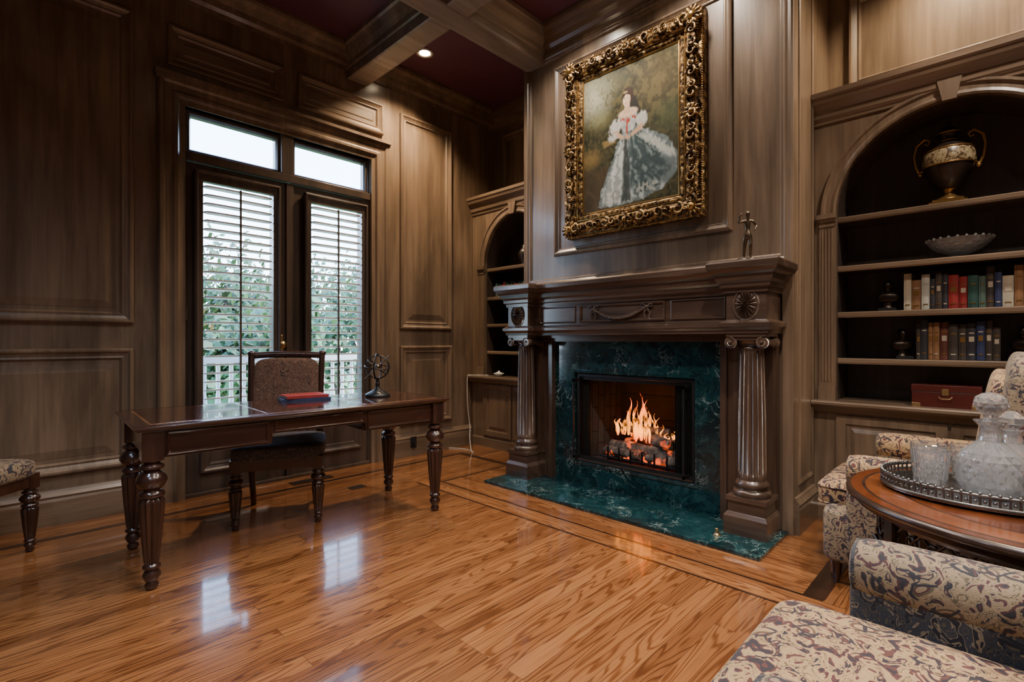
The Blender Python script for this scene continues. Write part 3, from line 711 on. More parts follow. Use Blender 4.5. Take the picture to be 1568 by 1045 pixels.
# ------------------------------------------------------------------ bookcases
SH = (1.04, 1.335, 1.63, 1.945)
def bookcase(y0, y1, o0, o1, ah):
    b = MB('built_in_bookcase', [PAN, DARKIN, PANY, BRASS]); X = 3.75
    yc = (o0+o1)/2; rr = (o1-o0)/2; zs = 1.96
    b.box(3.735, 4.098, y0, y1, .0, .735, 0)
    b.sweep([(3.735, y1), (3.735, y0)], [(0, 0), (.015, 0), (.015, .09), (.008, .10), (0, .105)], 2)
    b.sweep([(3.72, y1), (3.72, y0)], [(-.02, .70), (.015, .70), (.03, .715), (.045, .73), (.06, .74), (.066, .748), (.066, .762), (.06, .77), (-.37, .77)], 2)
    b.M = PE(3.735); n = 2; w = (o1-o0)/n
    for i in range(n):
        u0 = o0+i*w+.008; u1 = o0+(i+1)*w-.008
        b.frame(u0, u1, .13, .68, [(0, 0), (0, .018), (.05, .018), (.056, .008), (.075, .006), (.10, .016)], 0, 0)
        ku = u1-.025 if i == 0 else u0+.025
        b.ball((ku, .60, .03), .011, 3); b.tube([(ku, .60, .016), (ku, .60, .03)], .005, 6, 3)
    b.M = Matrix()
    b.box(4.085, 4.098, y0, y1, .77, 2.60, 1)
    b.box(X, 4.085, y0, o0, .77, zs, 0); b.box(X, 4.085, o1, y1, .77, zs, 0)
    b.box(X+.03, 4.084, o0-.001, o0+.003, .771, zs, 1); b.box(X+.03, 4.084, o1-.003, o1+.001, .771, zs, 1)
    N = 32; A = [(yc-rr*cos(pi*i/N), zs+ah*sin(pi*i/N)) for i in range(N+1)]
    zt = 2.60
    vs = []
    for (y, z) in A: vs += [(X, y, z), (X, y, zt), (X+.03, y, z), (4.085, y, z)]
    fs = []; fs2 = []
    for i in range(N):
        a = 4*i; c = 4*(i+1); fs += [(a, c, c+1, a+1), (a, a+2, c+2, c)]; fs2 += [(a+2, a+3, c+3, c+2)]
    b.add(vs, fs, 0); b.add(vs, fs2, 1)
    b.add([(X, y0, zs), (X, o0, zs), (X, o0, zt), (X, y0, zt)], [(0, 1, 2, 3)], 0); b.add([(X, o1, zs), (X, y1, zs), (X, y1, zt), (X, o1, zt)], [(0, 1, 2, 3)], 0)
    pr = [(0, 0), (0, .014), (.012, .02), (.03, .012), (.055, .012), (.065, .024), (.08, .024), (.085, 0)]
    pv = []
    for i in range(N+1):
        an = pi*i/N
        for (t, h) in pr: pv.append((X-h, yc-(rr+t)*cos(an), zs+(ah+t)*sin(an)))
    k = len(pr); b.add(pv, [(i*k+j, i*k+j+1, (i+1)*k+j+1, (i+1)*k+j) for i in range(N) for j in range(k-1)], 0)
    kz = zs+ah
    b.add([(X-.04, yc-.03, kz-.015), (X-.04, yc+.03, kz-.015), (X-.04, yc+.055, kz+.11), (X-.04, yc-.055, kz+.11), (X, yc-.03, kz-.015), (X, yc+.03, kz-.015), (X, yc+.055, kz+.11), (X, yc-.055, kz+.11)],
          [(0, 1, 2, 3), (4, 7, 6, 5), (0, 4, 5, 1), (1, 5, 6, 2), (2, 6, 7, 3), (3, 7, 4, 0)], 0)
    for (pa, pb) in ((o0-.09, o0-.005), (o1+.005, o1+.09)):
        b.box(X-.012, X, pa, pb, .84, zs-.04, 0); b.box(X-.02, X, pa-.005, pb+.005, .77, .86, 0)
        b.box(X-.024, X, pa-.006, pb+.006, zs-.045, zs-.025, 0); b.box(X-.034, X, pa-.012, pb+.012, zs-.025, zs+.005, 0); b.box(X-.018, X, pa, pb, zs-.075, zs-.06, 0)
        for q in range(4):
            yy = pa+.0155+q*.018; b.tube([(X-.012, yy, .89), (X-.012, yy, zs-.09)], .005, 6, 0)
    for z in SH:
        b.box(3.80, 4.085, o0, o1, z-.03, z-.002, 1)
        b.sweep([(3.80, o1), (3.80, o0)], [(0, z-.036), (.012, z-.036), (.016, z-.026), (.016, z-.006), (.01, z), (-.02, z)], 2)
    b.box(X+.001, 4.098, y0, y1, 2.60, 2.72, 0)
    b.sweep([(X, y1), (X, y0)], [(0, 2.545), (.012, 2.55), (.016, 2.57), (.03, 2.585), (.034, 2.62), (.05, 2.64), (.075, 2.665), (.085, 2.69), (.095, 2.70), (.095, 2.73), (-.35, 2.73)], 2)
    b.build()
bookcase(-.47, .868, -.35, .75, .555)
bookcase(3.032, 4.245, 3.16, 4.05, .52)
b = MB('trim_east_panels', [PAN]); b.M = PE(4.1)
b.frame(-.36, .745, 2.86, 3.52, PPROF, 0); b.frame(3.15, 4.12, 2.86, 3.52, PPROF, 0); b.frame(-2.4, -.6, 1.27, 3.4, PPROF, 0); b.build()
b = MB('trim_breast_side', [PAN])
b.M = Matrix(((1, 0, 0, 0), (0, 0, -1, .87), (0, 1, 0, 0), (0, 0, 0, 1)))
b.frame(3.38, 3.70, .28, 3.50, [(0, 0), (0, .006), (.01, .01), (.03, .004), (.03, .001)], 0); b.build()

BK = [plain('book_%d' % i, c, .55, var=.2) for i, c in enumerate([(.25, .02, .02), (.02, .07, .06), (.03, .03, .04), (.42, .37, .29), (.05, .04, .035), (.22, .11, .05), (.02, .03, .09), (.45, .45, .4), (.07, .12, .1), (.12, .035, .025)])]
PAGE = plain('book_pages', (.6, .54, .42), .8)
def books(y0, y1, z, seq, hs=(.17, .25), xf=3.86, lean=False):
    b = MB('book_row', BK+[PAGE, GOLDP]); y = y1; i = 0
    while y > y0+.02:
        w = random.uniform(.02, .045); h = random.uniform(*hs); d = random.uniform(.13, .17); c = seq[i % len(seq)]; x0 = xf+random.uniform(-.008, .01)
        ya, yb = y-w, y-.001
        b.box(x0+.004, x0+d, ya, ya+.003, z, z+h, c); b.box(x0+.004, x0+d, yb-.003, yb, z, z+h, c)
        b.box(x0+.008, x0+d-.004, ya+.003, yb-.003, z+.003, z+h-.005, 10)
        n = 6; vs = []
        for k in range(n+1):
            t = k/n; yy = ya+(yb-ya)*t; xx = x0+.006-.006*sin(pi*t); vs += [(xx, yy, z), (xx, yy, z+h)]
        b.add(vs, [(2*k, 2*k+2, 2*k+3, 2*k+1) for k in range(n)], c, True)
        for zz in ((.14, .17), (.72, .75)) + (((.5, .64),) if random.random() < .5 else ()):
            b.box(x0-.0012, x0+.003, ya+w*.2, yb-w*.2, z+h*zz[0], z+h*zz[1], 11 if random.random() < .6 else 3)
        y -= w+.0015; i += 1
    b.build()
books(-.12, .42, 1.3355, (3, 5, 7, 2, 4, 2, 0, 0, 1, 8, 4, 6), (.17, .23))
books(-.02, .36, 1.0405, (4, 2, 5, 5, 9, 4, 4, 2, 6, 4), (.18, .235))
books(3.42, 4.0, 1.6305, (1, 8, 6, 5, 0, 1), (.12, .17)); books(3.40, 3.62, .7705, (5, 0, 9, 4), (.18, .22)); books(3.3, 3.55, 1.3355, (5, 0, 9, 4), (.16, .2))

def mk_urn():
    t = MT('urn_glaze'); v = t.obj(); n = t.noise(v, 20, 4, 1.8)
    t.col(t.ramp(n.outputs['Fac'], [(.40, (.03, .016, .012)), (.47, (.22, .15, .07)), (.54, (.42, .35, .22)), (.62, (.10, .07, .03)), (.7, (.03, .02, .014))])).set(rough=.35, coat=.2); return t.m
URN = mk_urn(); UDK = plain('urn_dark_glaze', (.018, .011, .009), .35, coat=.25)
def urn(loc, s=1, rz=0):
    b = MB('decorative_urn', [UDK, URN, GOLDP])
    b.box(-.085, .085, -.085, .085, 0, .02, 2); b.box(-.07, .07, -.07, .07, .02, .035, 2)
    b.lathe([(.065, .035), (.06, .045), (.035, .06), (.022, .08), (.022, .09), (.035, .10)], seg=32, m=2)
    b.lathe([(.03, .10), (.055, .12), (.09, .16), (.112, .20), (.12, .235)], seg=40, m=0, cap=False)
    b.lathe([(.1205, .235), (.124, .26), (.122, .30), (.112, .325)], seg=40, m=1, cap=False)
    b.lathe([(.112, .325), (.09, .35), (.055, .37), (.042, .385), (.04, .41), (.05, .425), (.052, .43)], seg=40, m=0, cap=False)
    b.lathe([(.05, .425), (.056, .43), (.056, .437), (.04, .445), (.03, .46), (.01, .47), (.016, .478), (.014, .49), (0, .50)], seg=32, m=0)
    for z, r in ((.235, .122), (.327, .114), (.385, .043), (.43, .056)): b.tube([(r*cos(2*pi*i/36), r*sin(2*pi*i/36), z) for i in range(36)], .004, 6, 2, closed=True)
    for sg in (-1, 1):
        pts = [(0, sg*.115, .24), (0, sg*.135, .225), (0, sg*.15, .26), (0, sg*.16, .33), (0, sg*.15, .39), (0, sg*.11, .425), (0, sg*.085, .41), (0, sg*.095, .385), (0, sg*.11, .395)]
        b.tube(pts, [.007, .008, .008, .008, .01, .008, .006, .005, .004], 8, 2)
        b.ball((0, sg*.13, .215), .014, 2)
    o = b.build(loc=loc, rotz=rz); o.scale = (s, s, s)
urn((3.93, .215, 1.9455), 1.0)
b = MB('crystal_bowl', [CRYS2])
b.lathe([(.05, 0), (.055, .008), (.03, .02), (.07, .04), (.10, .055), (.12, .07), (.135, .088), (.15, .115), (.146, .115), (.115, .075), (.06, .045), (0, .035)], seg=28, smooth=False, cut=(.003, 3, 6))
for i in range(24):
    a = 2*pi*i/24; b.ball((.15*cos(a), .15*sin(a), .116), .008, 0, 6, 4)
b.build(loc=(3.95, .17, 1.6305))
RED = plain('red_leather', (.07, .010, .008), .35, coat=.3)
b = MB('leather_box', [RED, BRASS]); b.box(-.08, .08, -.15, .15, 0, .085); b.box(-.083, .083, -.153, .153, .088, .125); b.box(-.086, -.08, -.015, .015, .07, .105, 1)
b.tube([(-.086, -.03, .06), (-.096, -.02, .05), (-.096, .02, .05), (-.086, .03, .06)], .003, 6, 1)
for sy in (-1, 1): b.box(-.085, -.079, sy*.13-.02, sy*.13+.02, .0, .02, 1)
b.build(loc=(3.84, .22, .7705), bevel=.004)

def skinobj(name, J, E, mat, parent=None, sub=2):
    me = bpy.data.meshes.new(name); me.from_pydata([j[:3] for j in J], E, []); me.materials.append(mat)
    o = bpy.data.objects.new(name, me); COL.objects.link(o)
    sm = o.modifiers.new('skin', 'SKIN'); sm.use_smooth_shade = True
    if not me.skin_vertices:
        bpy.context.view_layer.objects.active = o
        try: bpy.ops.mesh.customdata_skin_add()
        except Exception as ex: print(ex)
    for i, j in enumerate(J):
        r = j[3]; me.skin_vertices[0].data[i].radius = (r, r) if not isinstance(r, tuple) else r
    me.skin_vertices[0].data[0].use_root = True
    s = o.modifiers.new('sub', 'SUBSURF'); s.levels = sub; s.render_levels = sub
    if parent: o.parent = parent
    return o
def statuette(loc, rz, h=.29):
    e = bpy.data.objects.new('bronze_statuette', None); COL.objects.link(e); e.location = loc; e.rotation_euler = (0, 0, rz)
    b = MB('base', [BRONZE, PEWT]); b.lathe([(.048, 0), (.048, .010), (.041, .014), (.039, .020), (0, .022)], seg=24, sx=1.35); b.build(parent=e)
    k = h; w = 1.55
    J = [(0, 0, .52*k, .055*k), (0, 0, .60*k, .043*k), (0, .005, .70*k, .058*k), (0, .005, .79*k, .055*k), (0, 0, .84*k, .026*k), (0, -.004, .88*k, .032*k), (0, -.004, .93*k, .050*k), (0, -.002, .985*k, .028*k),
         (.04*k, -.01*k, .47*k, .034*k*w), (.045*k, -.05*k, .30*k, .022*k*w), (.05*k, .0, .16*k, .018*k*w), (.05*k, 0, .10*k, .012*k*w), (.05*k, -.06*k, .088*k, .011*k*w),
         (-.04*k, 0, .47*k, .034*k*w), (-.05*k, .02*k, .30*k, .022*k*w), (-.055*k, .06*k, .16*k, .018*k*w), (-.055*k, .06*k, .10*k, .012*k*w), (-.055*k, .01*k, .088*k, .011*k*w),
         (.09*k, 0, .79*k, .018*k*w), (.16*k, -.01*k, .69*k, .014*k*w), (.12*k, -.08*k, .61*k, .011*k*w), (.09*k, -.10*k, .59*k, .010*k*w),
         (-.09*k, 0, .79*k, .018*k*w), (-.17*k, .0, .75*k, .014*k*w), (-.15*k, -.03*k, .88*k, .011*k*w), (-.09*k, -.03*k, .94*k, .010*k*w)]
    E = [(0, 1), (1, 2), (2, 3), (3, 4), (4, 5), (5, 6), (6, 7), (0, 8), (8, 9), (9, 10), (10, 11), (11, 12), (0, 13), (13, 14), (14, 15), (15, 16), (16, 17), (3, 18), (18, 19), (19, 20), (20, 21), (3, 22), (22, 23), (23, 24), (24, 25)]
    skinobj('figure', J, E, PEWT, e)
statuette((3.05, 1.05, 1.6105), math.radians(-60), .30)

def bust(name, loc, rz, s=1, mat=BRONZE):
    b = MB(name, [mat, BLACK])
    b.box(-.05, .05, -.045, .045, 0, .02, 1); b.lathe([(.035, .02), (.03, .03), (.026, .045), (.03, .055)], seg=20, m=0)
    b.sup((0, 0, .085), (.07, .12, .075), .8, 0); b.tube([(0, 0, .10), (-.005, 0, .135)], [.022, .019], 12)
    b.ball((-.006, 0, .158), (.028, .023, .034), 0, 16, 10); b.ball((.006, 0, .168), (.028, .026, .028), 0, 14, 8)
    b.sup((-.034, 0, .155), (.014, .008, .018), 1, 0, nu=8, nv=6); b.ball((-.028, 0, .142), (.006, .009, .003), 0); b.ball((-.022, 0, .132), (.01, .01, .008), 0)
    for sg in (-1, 1): b.ball((0, sg*.024, .155), (.007, .003, .01), 0)
    o = b.build(loc=loc, rotz=rz); o.scale = (s, s, s)
bust('bust_bookend', (3.9, .50, 1.3355), 0, 1.0); bust('bust_bookend', (3.9, -.19, 1.3355), 0, 1.1); bust('bust_bookend', (3.9, .43, 1.0405), .4, .95); bust('bust_bookend', (3.9, -.10, 1.0405), -.3, 1.0)
b = MB('ceramic_vase', [UDK, GOLDP]); b.lathe([(.04, 0), (.045, .01), (.03, .03), (.06, .08), (.075, .13), (.05, .18), (.025, .2), (.035, .22), (.03, .215), (0, .2)], seg=28)
b.tube([(.046*cos(2*pi*i/30), .046*sin(2*pi*i/30), .01) for i in range(30)], .004, 6, 1, closed=True); b.build(loc=(3.93, 3.62, 1.9455))
b = MB('ceramic_dish', [WHITE]); b.lathe([(.03, 0), (.035, .005), (.06, .03), (.058, .031), (.03, .01), (0, .008)], seg=28); b.lathe([(.045, .026), (.03, .04), (.01, .046), (.012, .055), (0, .06)], seg=24); b.build(loc=(3.80, 3.88, .7705))

# ------------------------------------------------------------------ desk
def fluted_leg(b, x, y, top, k=1.0, m=1, ns=12):
    zz = lambda z: z*top/.60
    pr = [(.030, .60), (.03, .595), (.020, .585), (.034, .572), (.034, .562), (.021, .55), (.034, .535), (.042, .515), (.043, .50), (.034, .475), (.022, .46), (.034, .45), (.036, .44), (.034, .43), (.026, .425)]
    b.lathe([(r*k, zz(z)) for r, z in pr], (x, y, 0), 24, m)
    b.lathe([(.026*k, zz(.425)), (.036*k, zz(.41)), (.037*k, zz(.40)), (.030*k, zz(.26)), (.022*k, zz(.13)), (.02*k, zz(.12))], (x, y, 0), 24, m, flute=(ns, .006*k, 0, zz(.412)))
    b.lathe([(.017*k, zz(.12)), (.025*k, zz(.11)), (.025*k, zz(.10)), (.017*k, zz(.092)), (.022*k, zz(.08)), (.026*k, zz(.065)), (.02*k, zz(.045)), (.014*k, zz(.035)), (.02*k, zz(.022)), (.018*k, zz(.008)), (.012*k, 0)], (x, y, 0), 20, m)
b = MB('writing_desk', [DESK, DESKZ, LEATHER, BRASS, wood('desk_banding', (.16, .06, .025), (.3, .12, .05), 'x', .2, .6)])
hx, hy = .86, .37
b.sweep([(-hx, -hy), (-hx, hy), (hx, hy), (hx, -hy)][::-1], [(-.02, .735), (-.012, .735), (-.012, .739), (0, .743), (.006, .75), (.005, .758), (-.004, .762), (-.01, .762)], 0, closed=True)
b.box(-hx+.01, hx-.01, -hy+.01, hy-.01, .736, .7615, 0)
b.box(-hx+.06, hx-.06, -hy+.06, hy-.06, .76, .7623, 4)
for (a, c) in ((-hx+.07, -.29), (-.28, .28), (.29, hx-.07)): b.box(a, c, -hy+.07, hy-.07, .761, .7630, 2)
lx, ly = .79, .31
for sx in (-1, 1):
    for sy in (-1, 1):
        b.box(sx*lx-.043, sx*lx+.043, sy*ly-.043, sy*ly+.043, .60, .736, 1); fluted_leg(b, sx*lx, sy*ly, .60, 1.45)
for sx in (-1, 1): b.box(sx*lx-.02, sx*lx+.02, -ly, ly, .61, .736, 0)
for sy in (-1, 1):
    yo = sy*(ly+.02)
    for (a, c, z) in ((-lx, -.27, .605), (-.27, .27, .655), (.27, lx, .605)): b.box(a, c, min(yo, yo-sy*.03), max(yo, yo-sy*.03), z, .736, 0)
    b.M = Matrix(((1, 0, 0, 0), (0, 0, sy, yo), (0, 1, 0, 0), (0, 0, 0, 1)))
    for (a, c, z) in ((-.735, -.285, .615), (-.255, .255, .665), (.285, .735, .615)):
        b.frame(a, c, z, .727, [(0, 0), (0, .006), (.006, .009), (.012, .003), (.014, .001)], 0)
        if sy > 0:
            xm = (a+c)/2; b.ball((xm, (z+.727)/2, .018), .01, 3)
    b.M = Matrix()
for sx in (-1, 1): b.box(sx*.27-.012, sx*.27+.012, -ly, ly, .61, .736, 0)
b.build(loc=(1.315, 3.10, 0), rotz=math.radians(-2.5), bevel=.0025)

b = MB('stacked_books', BK+[PAGE])
for (z, c, w, d, r) in ((0, 6, .30, .2, 0), (.018, 0, .26, .19, .12)):
    b.M = Matrix.Rotation(r, 4, 'Z'); b.box(-w/2, w/2, -d/2, d/2, z, z+.003, c); b.box(-w/2+.004, w/2-.004, -d/2+.004, d/2-.004, z+.003, z+.014, 10); b.box(-w/2, w/2, -d/2, d/2, z+.014, z+.017, c); b.box(-w/2, w/2, -d/2-.002, -d/2+.002, z, z+.017, c)
b.build(loc=(1.43, 3.30, .7635), rotz=-.25)
b = MB('armillary_sphere', [BLACK, IRON, PEWT])
b.lathe([(.085, 0), (.088, .008), (.082, .018), (.06, .03), (.03, .045), (.016, .06), (.012, .075), (.018, .085), (.012, .095), (.01, .115), (.016, .12)], seg=36, m=0)
C = Vector((0, 0, .205))
def ring(R, rx, rz, w=.006):
    M = Matrix.Rotation(rz, 4, 'Z') @ Matrix.Rotation(rx, 4, 'X')
    b.tube([C+(M @ Vector((R*cos(2*pi*i/44), R*sin(2*pi*i/44), 0))) for i in range(44)], w, 6, 1, closed=True, flat=.6)
for (R, rx, rz) in ((.092, pi/2, .75), (.086, .15, 0), (.080, pi/2, 2.3), (.080, .65, .9)): ring(R, rx, rz)
b.tube([C+Vector((-.085, .02, -.08)), C+Vector((.085, -.02, .08))], .0035, 6, 2); b.ball(tuple(C), .022, 2)
b.build(loc=(1.87, 3.12, .7635))

# ------------------------------------------------------------------ side chairs
def side_chair(loc, rz, seat=None):
    b = MB('upholstered_side_chair', [DESKZ, seat or TAPN, TAPR, BRASS])
    w, d = .235, .225
    for sx in (-1, 1):
        b.box(sx*w-.028, sx*w+.028, -d-.028, -d+.028, .345, .425, 0); fluted_leg(b, sx*w, -d, .345, 1.05, 0, 10)
        pts = [(sx*w*.9, d+.05, 0), (sx*w*.92, d+.01, .2), (sx*w*.94, d, .42), (sx*w*.96, d+.02, .62), (sx*w*.98, d+.07, .88), (sx*w, d+.11, 1.05)]
        b.tube(pts, [.018, .022, .026, .024, .022, .022], 10, 0)
        b.ball((sx*w, d+.115, 1.06), (.03, .03, .022), 0, 12, 8)
    b.box(-w, w, -d-.025, -d+.005, .355, .425, 0); b.box(-w, w, d-.01, d+.02, .355, .425, 0)
    for sx in (-1, 1): b.box(sx*w-.015, sx*w+.015, -d, d, .355, .425, 0)
    b.sup((0, -.005, .455), (2*w+.075, 2*d+.08, .12), .45, 1, e2=.28, nu=48, nv=20)
    R = Matrix.Rotation(math.radians(-12.5), 3, 'X')
    b.sup((0, d+.06, .81), (2*w-.03, .06, .44), .35, 2, e2=.5, nu=40, nv=24, rot=R)
    b.tube([(-w, d+.112, 1.045), (-w*.5, d+.118, 1.052), (0, d+.12, 1.055), (w*.5, d+.118, 1.052), (w, d+.112, 1.045)], .024, 10, 0)
    b.tube([(-w, d+.015, .585), (w, d+.015, .585)], .02, 10, 0)
    for sx in (-1, 1):
        for q in range(12):
            t = q/11; b.ball((sx*(w-.03), d-.005+.10*t, .62+.40*t), .004, 3, 6, 4)
    b.build(loc=(loc[0], loc[1], 0), rotz=rz)
side_chair((1.335, 3.42), math.radians(-27.5))
side_chair((-.185, 3.80), math.radians(45), TAPG)

# ------------------------------------------------------------------ armchairs
def armchair(loc, rz, seatm, arms, roll):
    b = MB('floral_armchair', [seatm, arms, DESKZ, roll])
    b.sup((0, .0, .23), (.86, .72, .26), .18, 1, e2=.18, nu=48, nv=16)
    def crown(p):
        return (p.x, p.y, p.z+(.02*(1-(p.x/.33)**2)*(1-(p.y/.38)**2) if p.z > 0 else 0))
    b.sup((0, .075, .395), (.63, .65, .12), .3, 0, e2=.16, nu=64, nv=20, fn=crown)
    for zz in (.43, .352):
        pts = []
        for i in range(80):
            th = 2*pi*i/80; c, s = cos(th), sin(th); pts.append((.313*math.copysign(abs(c)**.16, c), .075+.322*math.copysign(abs(s)**.16, s), zz))
        b.tube(pts, .006, 6, 0, closed=True)
    for sx in (-1, 1):
        b.sup((sx*.385, -.04, .36), (.13, .58, .44), .25, 1, e2=.3, nu=40, nv=20)
        b.M = Matrix.Translation((sx*.39, -.05, .55)) @ Matrix.Rotation(pi/2, 4, 'X')
        b.sup((0, 0, 0), (.165, .15, .60), .25, 3, e2=.9, nu=32, nv=20)
        b.M = Matrix()
        b.tube([(sx*.39+.07*cos(2*pi*i/30), .238, .55+.062*sin(2*pi*i/30)) for i in range(30)], .006, 6, 1, closed=True)
    R = Matrix.Rotation(math.radians(8), 3, 'X')
    b.sup((0, -.31, .71), (.84, .15, .78), .3, 1, e2=.35, nu=48, nv=28, rot=R)
    b.sup((0, -.245, .71), (.64, .12, .62), .35, 0, e2=.4, nu=48, nv=24, rot=R)
    for sx in (-1, 1):
        b.lathe([(.012, 0), (.016, .01), (.024, .06), (.028, .11)], (sx*.37, .30, 0), 16, 2); b.lathe([(.012, 0), (.016, .01), (.024, .06), (.028, .11)], (sx*.37, -.29, 0), 16, 2)
    b.build(loc=(loc[0], loc[1], 0), rotz=rz)
armchair((1.225, .035), 0, TAP, TAPD, TAPG)
armchair((3.17, .26), 0, TAP, TAPG, TAP)

# ------------------------------------------------------------------ round table
TC = (2.21, -.10)
b = MB('round_table', [TABW, TABD, GOLDP, wood('table_inlay', (.16, .045, .014), (.28, .09, .028), 'y', .2, .7)])
b.lathe([(0, .6), (.44, .60), (.46, .60), (.475, .606), (.47, .615), (.485, .62), (.50, .63), (.502, .64), (.495, .648), (.485, .65)], seg=96, m=1)
b.lathe([(.487, .6504), (.455, .6504)], seg=96, m=0, cap=False); b.lathe([(.455, .6504), (.445, .6504)], seg=96, m=1, cap=False); b.lathe([(.445, .6504), (.36, .6504)], seg=96, m=3, cap=False)
b.lathe([(.36, .6504), (.352, .6504)], seg=96, m=1, cap=False); b.lathe([(.352, .6504), (.001, .6504)], seg=96, m=0, cap=False)
b.lathe([(.42, .60), (.42, .575), (.405, .575), (.405, .60)], seg=72, m=1, cap=False); b.lathe([(.415, .50), (.418, .49), (.40, .49), (.40, .50), (.415, .50)], seg=72, m=1, cap=False)
for i in range(36):
    a = 2*pi*i/36; a2 = 2*pi*(i+.5)/36; a3 = 2*pi*(i+1)/36; r = .409
    P = lambda q, z: (r*cos(q), r*sin(q), z)
    b.tube([P(a, .50), P(a2, .54), P(a, .577)], .005, 5, 1); b.tube([P(a3, .50), P(a2, .54), P(a3, .577)], .005, 5, 1)
    b.tube([P(a2+.05*cos(2*pi*q/10), .54+.02*sin(2*pi*q/10)) for q in range(10)], .004, 5, 1, closed=True)
for i in range(5):
    a = 2*pi*i/5+.9; M = Matrix.Rotation(a, 4, 'Z'); b.M = M
    b.box(.385, .425, -.022, .022, .06, .60, 1); b.box(.38, .43, -.028, .028, 0, .06, 1); b.box(.425, .429, -.012, .012, .12, .46, 3)
    for sg in (-1, 1): b.tube([(.405, sg*.022, .40), (.405, sg*.04, .44), (.405, sg*.08, .47), (.405, sg*.12, .49)], .007, 6, 1)
    b.M = Matrix()
b.lathe([(0, .14), (.39, .14), (.40, .15), (.39, .16), (0, .16)], seg=72, m=1)
b.build(loc=(TC[0], TC[1], 0), bevel=0)
b = MB('silver_tray', [DSILV, SILV])
b.M = Matrix.Rotation(.3, 4, 'Z')
rx, ry = .235, .30
b.lathe([(0, .012), (.95, .012), (1.0, .010), (1.0, .004), (0, .004)], seg=72, m=1, sx=rx, sy=ry, smooth=False)
for z, r in ((.012, .006), (.045, .005)): b.tube([(rx*cos(2*pi*i/72), ry*sin(2*pi*i/72), z) for i in range(72)], r, 6, 0, closed=True)
for i in range(88):
    a = 2*pi*i/88; b.tube([(rx*cos(a), ry*sin(a), .012), (rx*cos(a), ry*sin(a), .045)], .003, 5, 0); b.ball((rx*cos(a), ry*sin(a), .050), .0055, 0, 6, 4)
    a2 = a+pi/88; b.ball((rx*cos(a2), ry*sin(a2), .028), .005, 0, 6, 4)
for i in range(8):
    a = 2*pi*i/8; b.ball((rx*.95*cos(a), ry*.95*sin(a), .004), .008, 0, 6, 4)
b.build(loc=(2.24, .005, .6545))
TZ = .6545+.0135
b = MB('crystal_decanter', [CRYS2])
b.lathe([(.062, 0), (.075, .006), (.080, .02), (.083, .038), (.084, .056), (.084, .074), (.083, .092), (.079, .110), (.068, .13), (.045, .152), (.032, .165), (.026, .19), (.026, .21), (.04, .225), (.042, .23), (.018, .231), (.017, .17), (.045, .135), (.072, .10), (.074, .03), (.06, .014), (0, .012)], seg=28, smooth=False, cut=(.0022, 2, 8))
b.lathe([(.0165, .20), (.019, .234), (.016, .24), (.018, .25), (.034, .262), (.041, .276), (.042, .288), (.036, .303), (.02, .316), (0, .32)], seg=16, smooth=False, cut=(.0014, 4, 7))
b.build(loc=(2.195, .02, TZ))
b = MB('crystal_decanter', [CRYS2])
b.lathe([(.05, 0), (.065, .006), (.069, .025), (.07, .045), (.07, .065), (.068, .085), (.06, .105), (.03, .14), (.024, .17), (.034, .185), (.018, .186), (.017, .14), (.05, .10), (.06, .03), (0, .014)], seg=24, smooth=False, cut=(.002, 2, 6))
b.lathe([(.015, .17), (.016, .19), (.032, .205), (.034, .225), (.016, .245), (0, .248)], seg=10, smooth=False)
b.build(loc=(2.37, -.03, TZ))
def tumbler(x, y):
    b = MB('crystal_tumbler', [CRYS])
    vs = [(.038, 0), (.043, .006), (.044, .02), (.045, .034), (.0465, .048), (.048, .062), (.049, .076), (.051, .10), (.052, .12), (.0505, .122), (.049, .12), (.045, .07), (.041, .03), (.036, .018), (0, .016)]
    b.lathe(vs, seg=24, smooth=False, cut=(.0014, 2, 6))
    b.build(loc=(x, y, TZ))
tumbler(2.30, .18); tumbler(2.17, .165); tumbler(2.33, .075); tumbler(2.13, -.12)

# ------------------------------------------------------------------ small things
b = MB('wall_outlet', [BLACK, PLAST]); b.box(2.90, 2.97, YW-.034, YW-.027, .08, .19, 0); b.box(2.92, 2.95, YW-.06, YW-.034, .10, .14, 0); b.build(bevel=.002)
b = MB('power_cord', [PLAST])
pts = []
for i in range(60):
    t = i/59
    if t < .35: s = t/.35; pts.append((3.62-.02*sin(s*3), 4.19-.05*s, .76-.55*s))
    else:
        s = (t-.35)/.65; pts.append((3.60-.35*s-.1*sin(s*7), 4.12-.25*sin(s*4.5)-.0*s, max(.006, .21*(1-s*3.2))))
b.tube(pts, .0035, 6); b.tube([(3.63, 4.20, .775), (3.70, 4.1, .776), (3.76, 4.0, .776)], .0035, 6); b.build()
b = MB('floor_vent', [INLAY, BLACK]); b.box(1.66, 2.0, 4.02, 4.12, 0, .005, 0)
for i in range(14): b.box(1.68+i*.022, 1.692+i*.022, 4.035, 4.105, .004, .0058, 1)
b.build()
b = MB('floor_outlet', [DSILV]); b.box(1.93, 2.05, 3.58, 3.66, 0, .004); b.box(1.95, 1.98, 3.60, 3.64, .004, .006); b.box(2.0, 2.03, 3.60, 3.64, .004, .006); b.build(bevel=.001)
b = MB('gas_key_valve', [BRASS]); b.lathe([(.022, 0), (.022, .004), (.012, .008), (.01, .03), (.014, .034), (0, .04)], seg=20); b.build(loc=(2.93, 1.18, .0225))

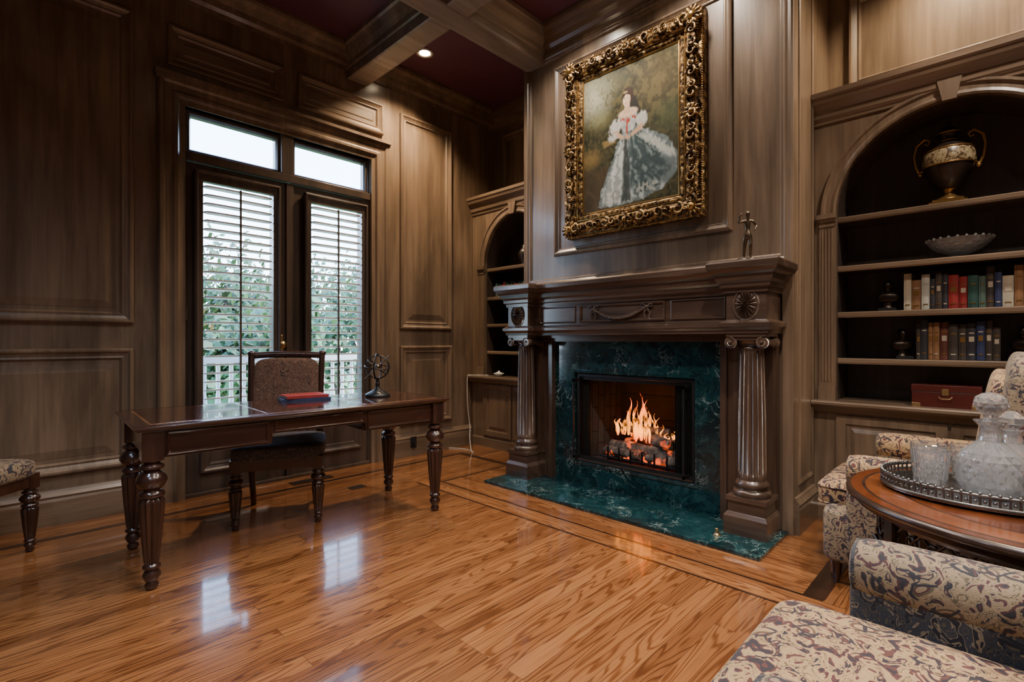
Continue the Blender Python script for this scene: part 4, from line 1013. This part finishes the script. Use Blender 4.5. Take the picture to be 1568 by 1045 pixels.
# ------------------------------------------------------------------ lights
def down_or_fill_spot(x, y, e, col=(1, .78, .54), ang=130, blend=.7, r=.06):  # builds real downlights and also the added, unseen fill spots
    b = MB('recessed_down_or_fill_spot', [PLAST, BULB]); b.lathe([(.075, 0), (.08, -.006), (.06, -.008), (.05, .0)], seg=32, m=0, cap=False); b.lathe([(.05, -.002), (.001, -.002)], seg=32, m=1)
    o = b.build(loc=(x, y, 3.799))
    l = bpy.data.lights.new('spot', 'SPOT'); l.energy = e; l.color = col; l.spot_size = math.radians(ang); l.spot_blend = blend; l.shadow_soft_size = r
    lo = bpy.data.objects.new('lamp', l); COL.objects.link(lo); lo.parent = o; lo.location = (0, 0, -.02)
WM = (1, .86, .72)
down_or_fill_spot(2.76, 3.79, 330, (1, .72, .44), 120)
down_or_fill_spot(2.85, 2.35, 115, (1, .88, .76)); down_or_fill_spot(2.85, 1.45, 125, (1, .88, .76))
down_or_fill_spot(3.66, .14, 220, (1, .78, .52))
down_or_fill_spot(1.3, 1.9, 135, (1, .93, .86), 105); down_or_fill_spot(1.3, .3, 300, WM, 115); down_or_fill_spot(2.9, -.4, 230, WM)  # unseen fill spots added overhead to brighten the room
down_or_fill_spot(-.8, 1.9, 120, (.55, .75, 1)); down_or_fill_spot(-.8, .2, 190, (.75, .86, 1)); down_or_fill_spot(1.3, -1.4, 300, WM); down_or_fill_spot(-.8, -1.4, 220, (.85, .9, 1))  # more added fill spots out of view, bluish ones to cool the left side
l = bpy.data.lights.new('sun', 'SUN'); l.energy = 12; l.angle = .01; l.color = (1, .95, .88)
lo = bpy.data.objects.new('sun', l); COL.objects.link(lo); lo.rotation_euler = Vector((-.65, .35, -.75)).to_track_quat('-Z', 'Y').to_euler()

w = bpy.data.worlds.new('World'); SC.world = w; w.use_nodes = True; nt = w.node_tree; bg = nt.nodes['Background']
tc = nt.nodes.new('ShaderNodeTexCoord'); sp = nt.nodes.new('ShaderNodeSeparateXYZ'); rp = nt.nodes.new('ShaderNodeValToRGB')
nt.links.new(tc.outputs['Generated'], sp.inputs[0]); nt.links.new(sp.outputs['Z'], rp.inputs['Fac']); nt.links.new(rp.outputs['Color'], bg.inputs['Color'])
cr = rp.color_ramp; cr.elements[0].position = 0; cr.elements[0].color = (.68, .84, 1, 1); cr.elements[1].position = .6; cr.elements[1].color = (.25, .50, 1, 1)
bg.inputs['Strength'].default_value = 17.0

cam = bpy.data.cameras.new('Camera'); cam.sensor_width = 36; cam.lens = 770/1568*36; cam.clip_start = .03; cam.clip_end = 200
co = bpy.data.objects.new('Camera', cam); COL.objects.link(co); co.location = (0, 0, 1.15); co.rotation_euler = (pi/2, 0, math.radians(44.1-90)); SC.camera = co
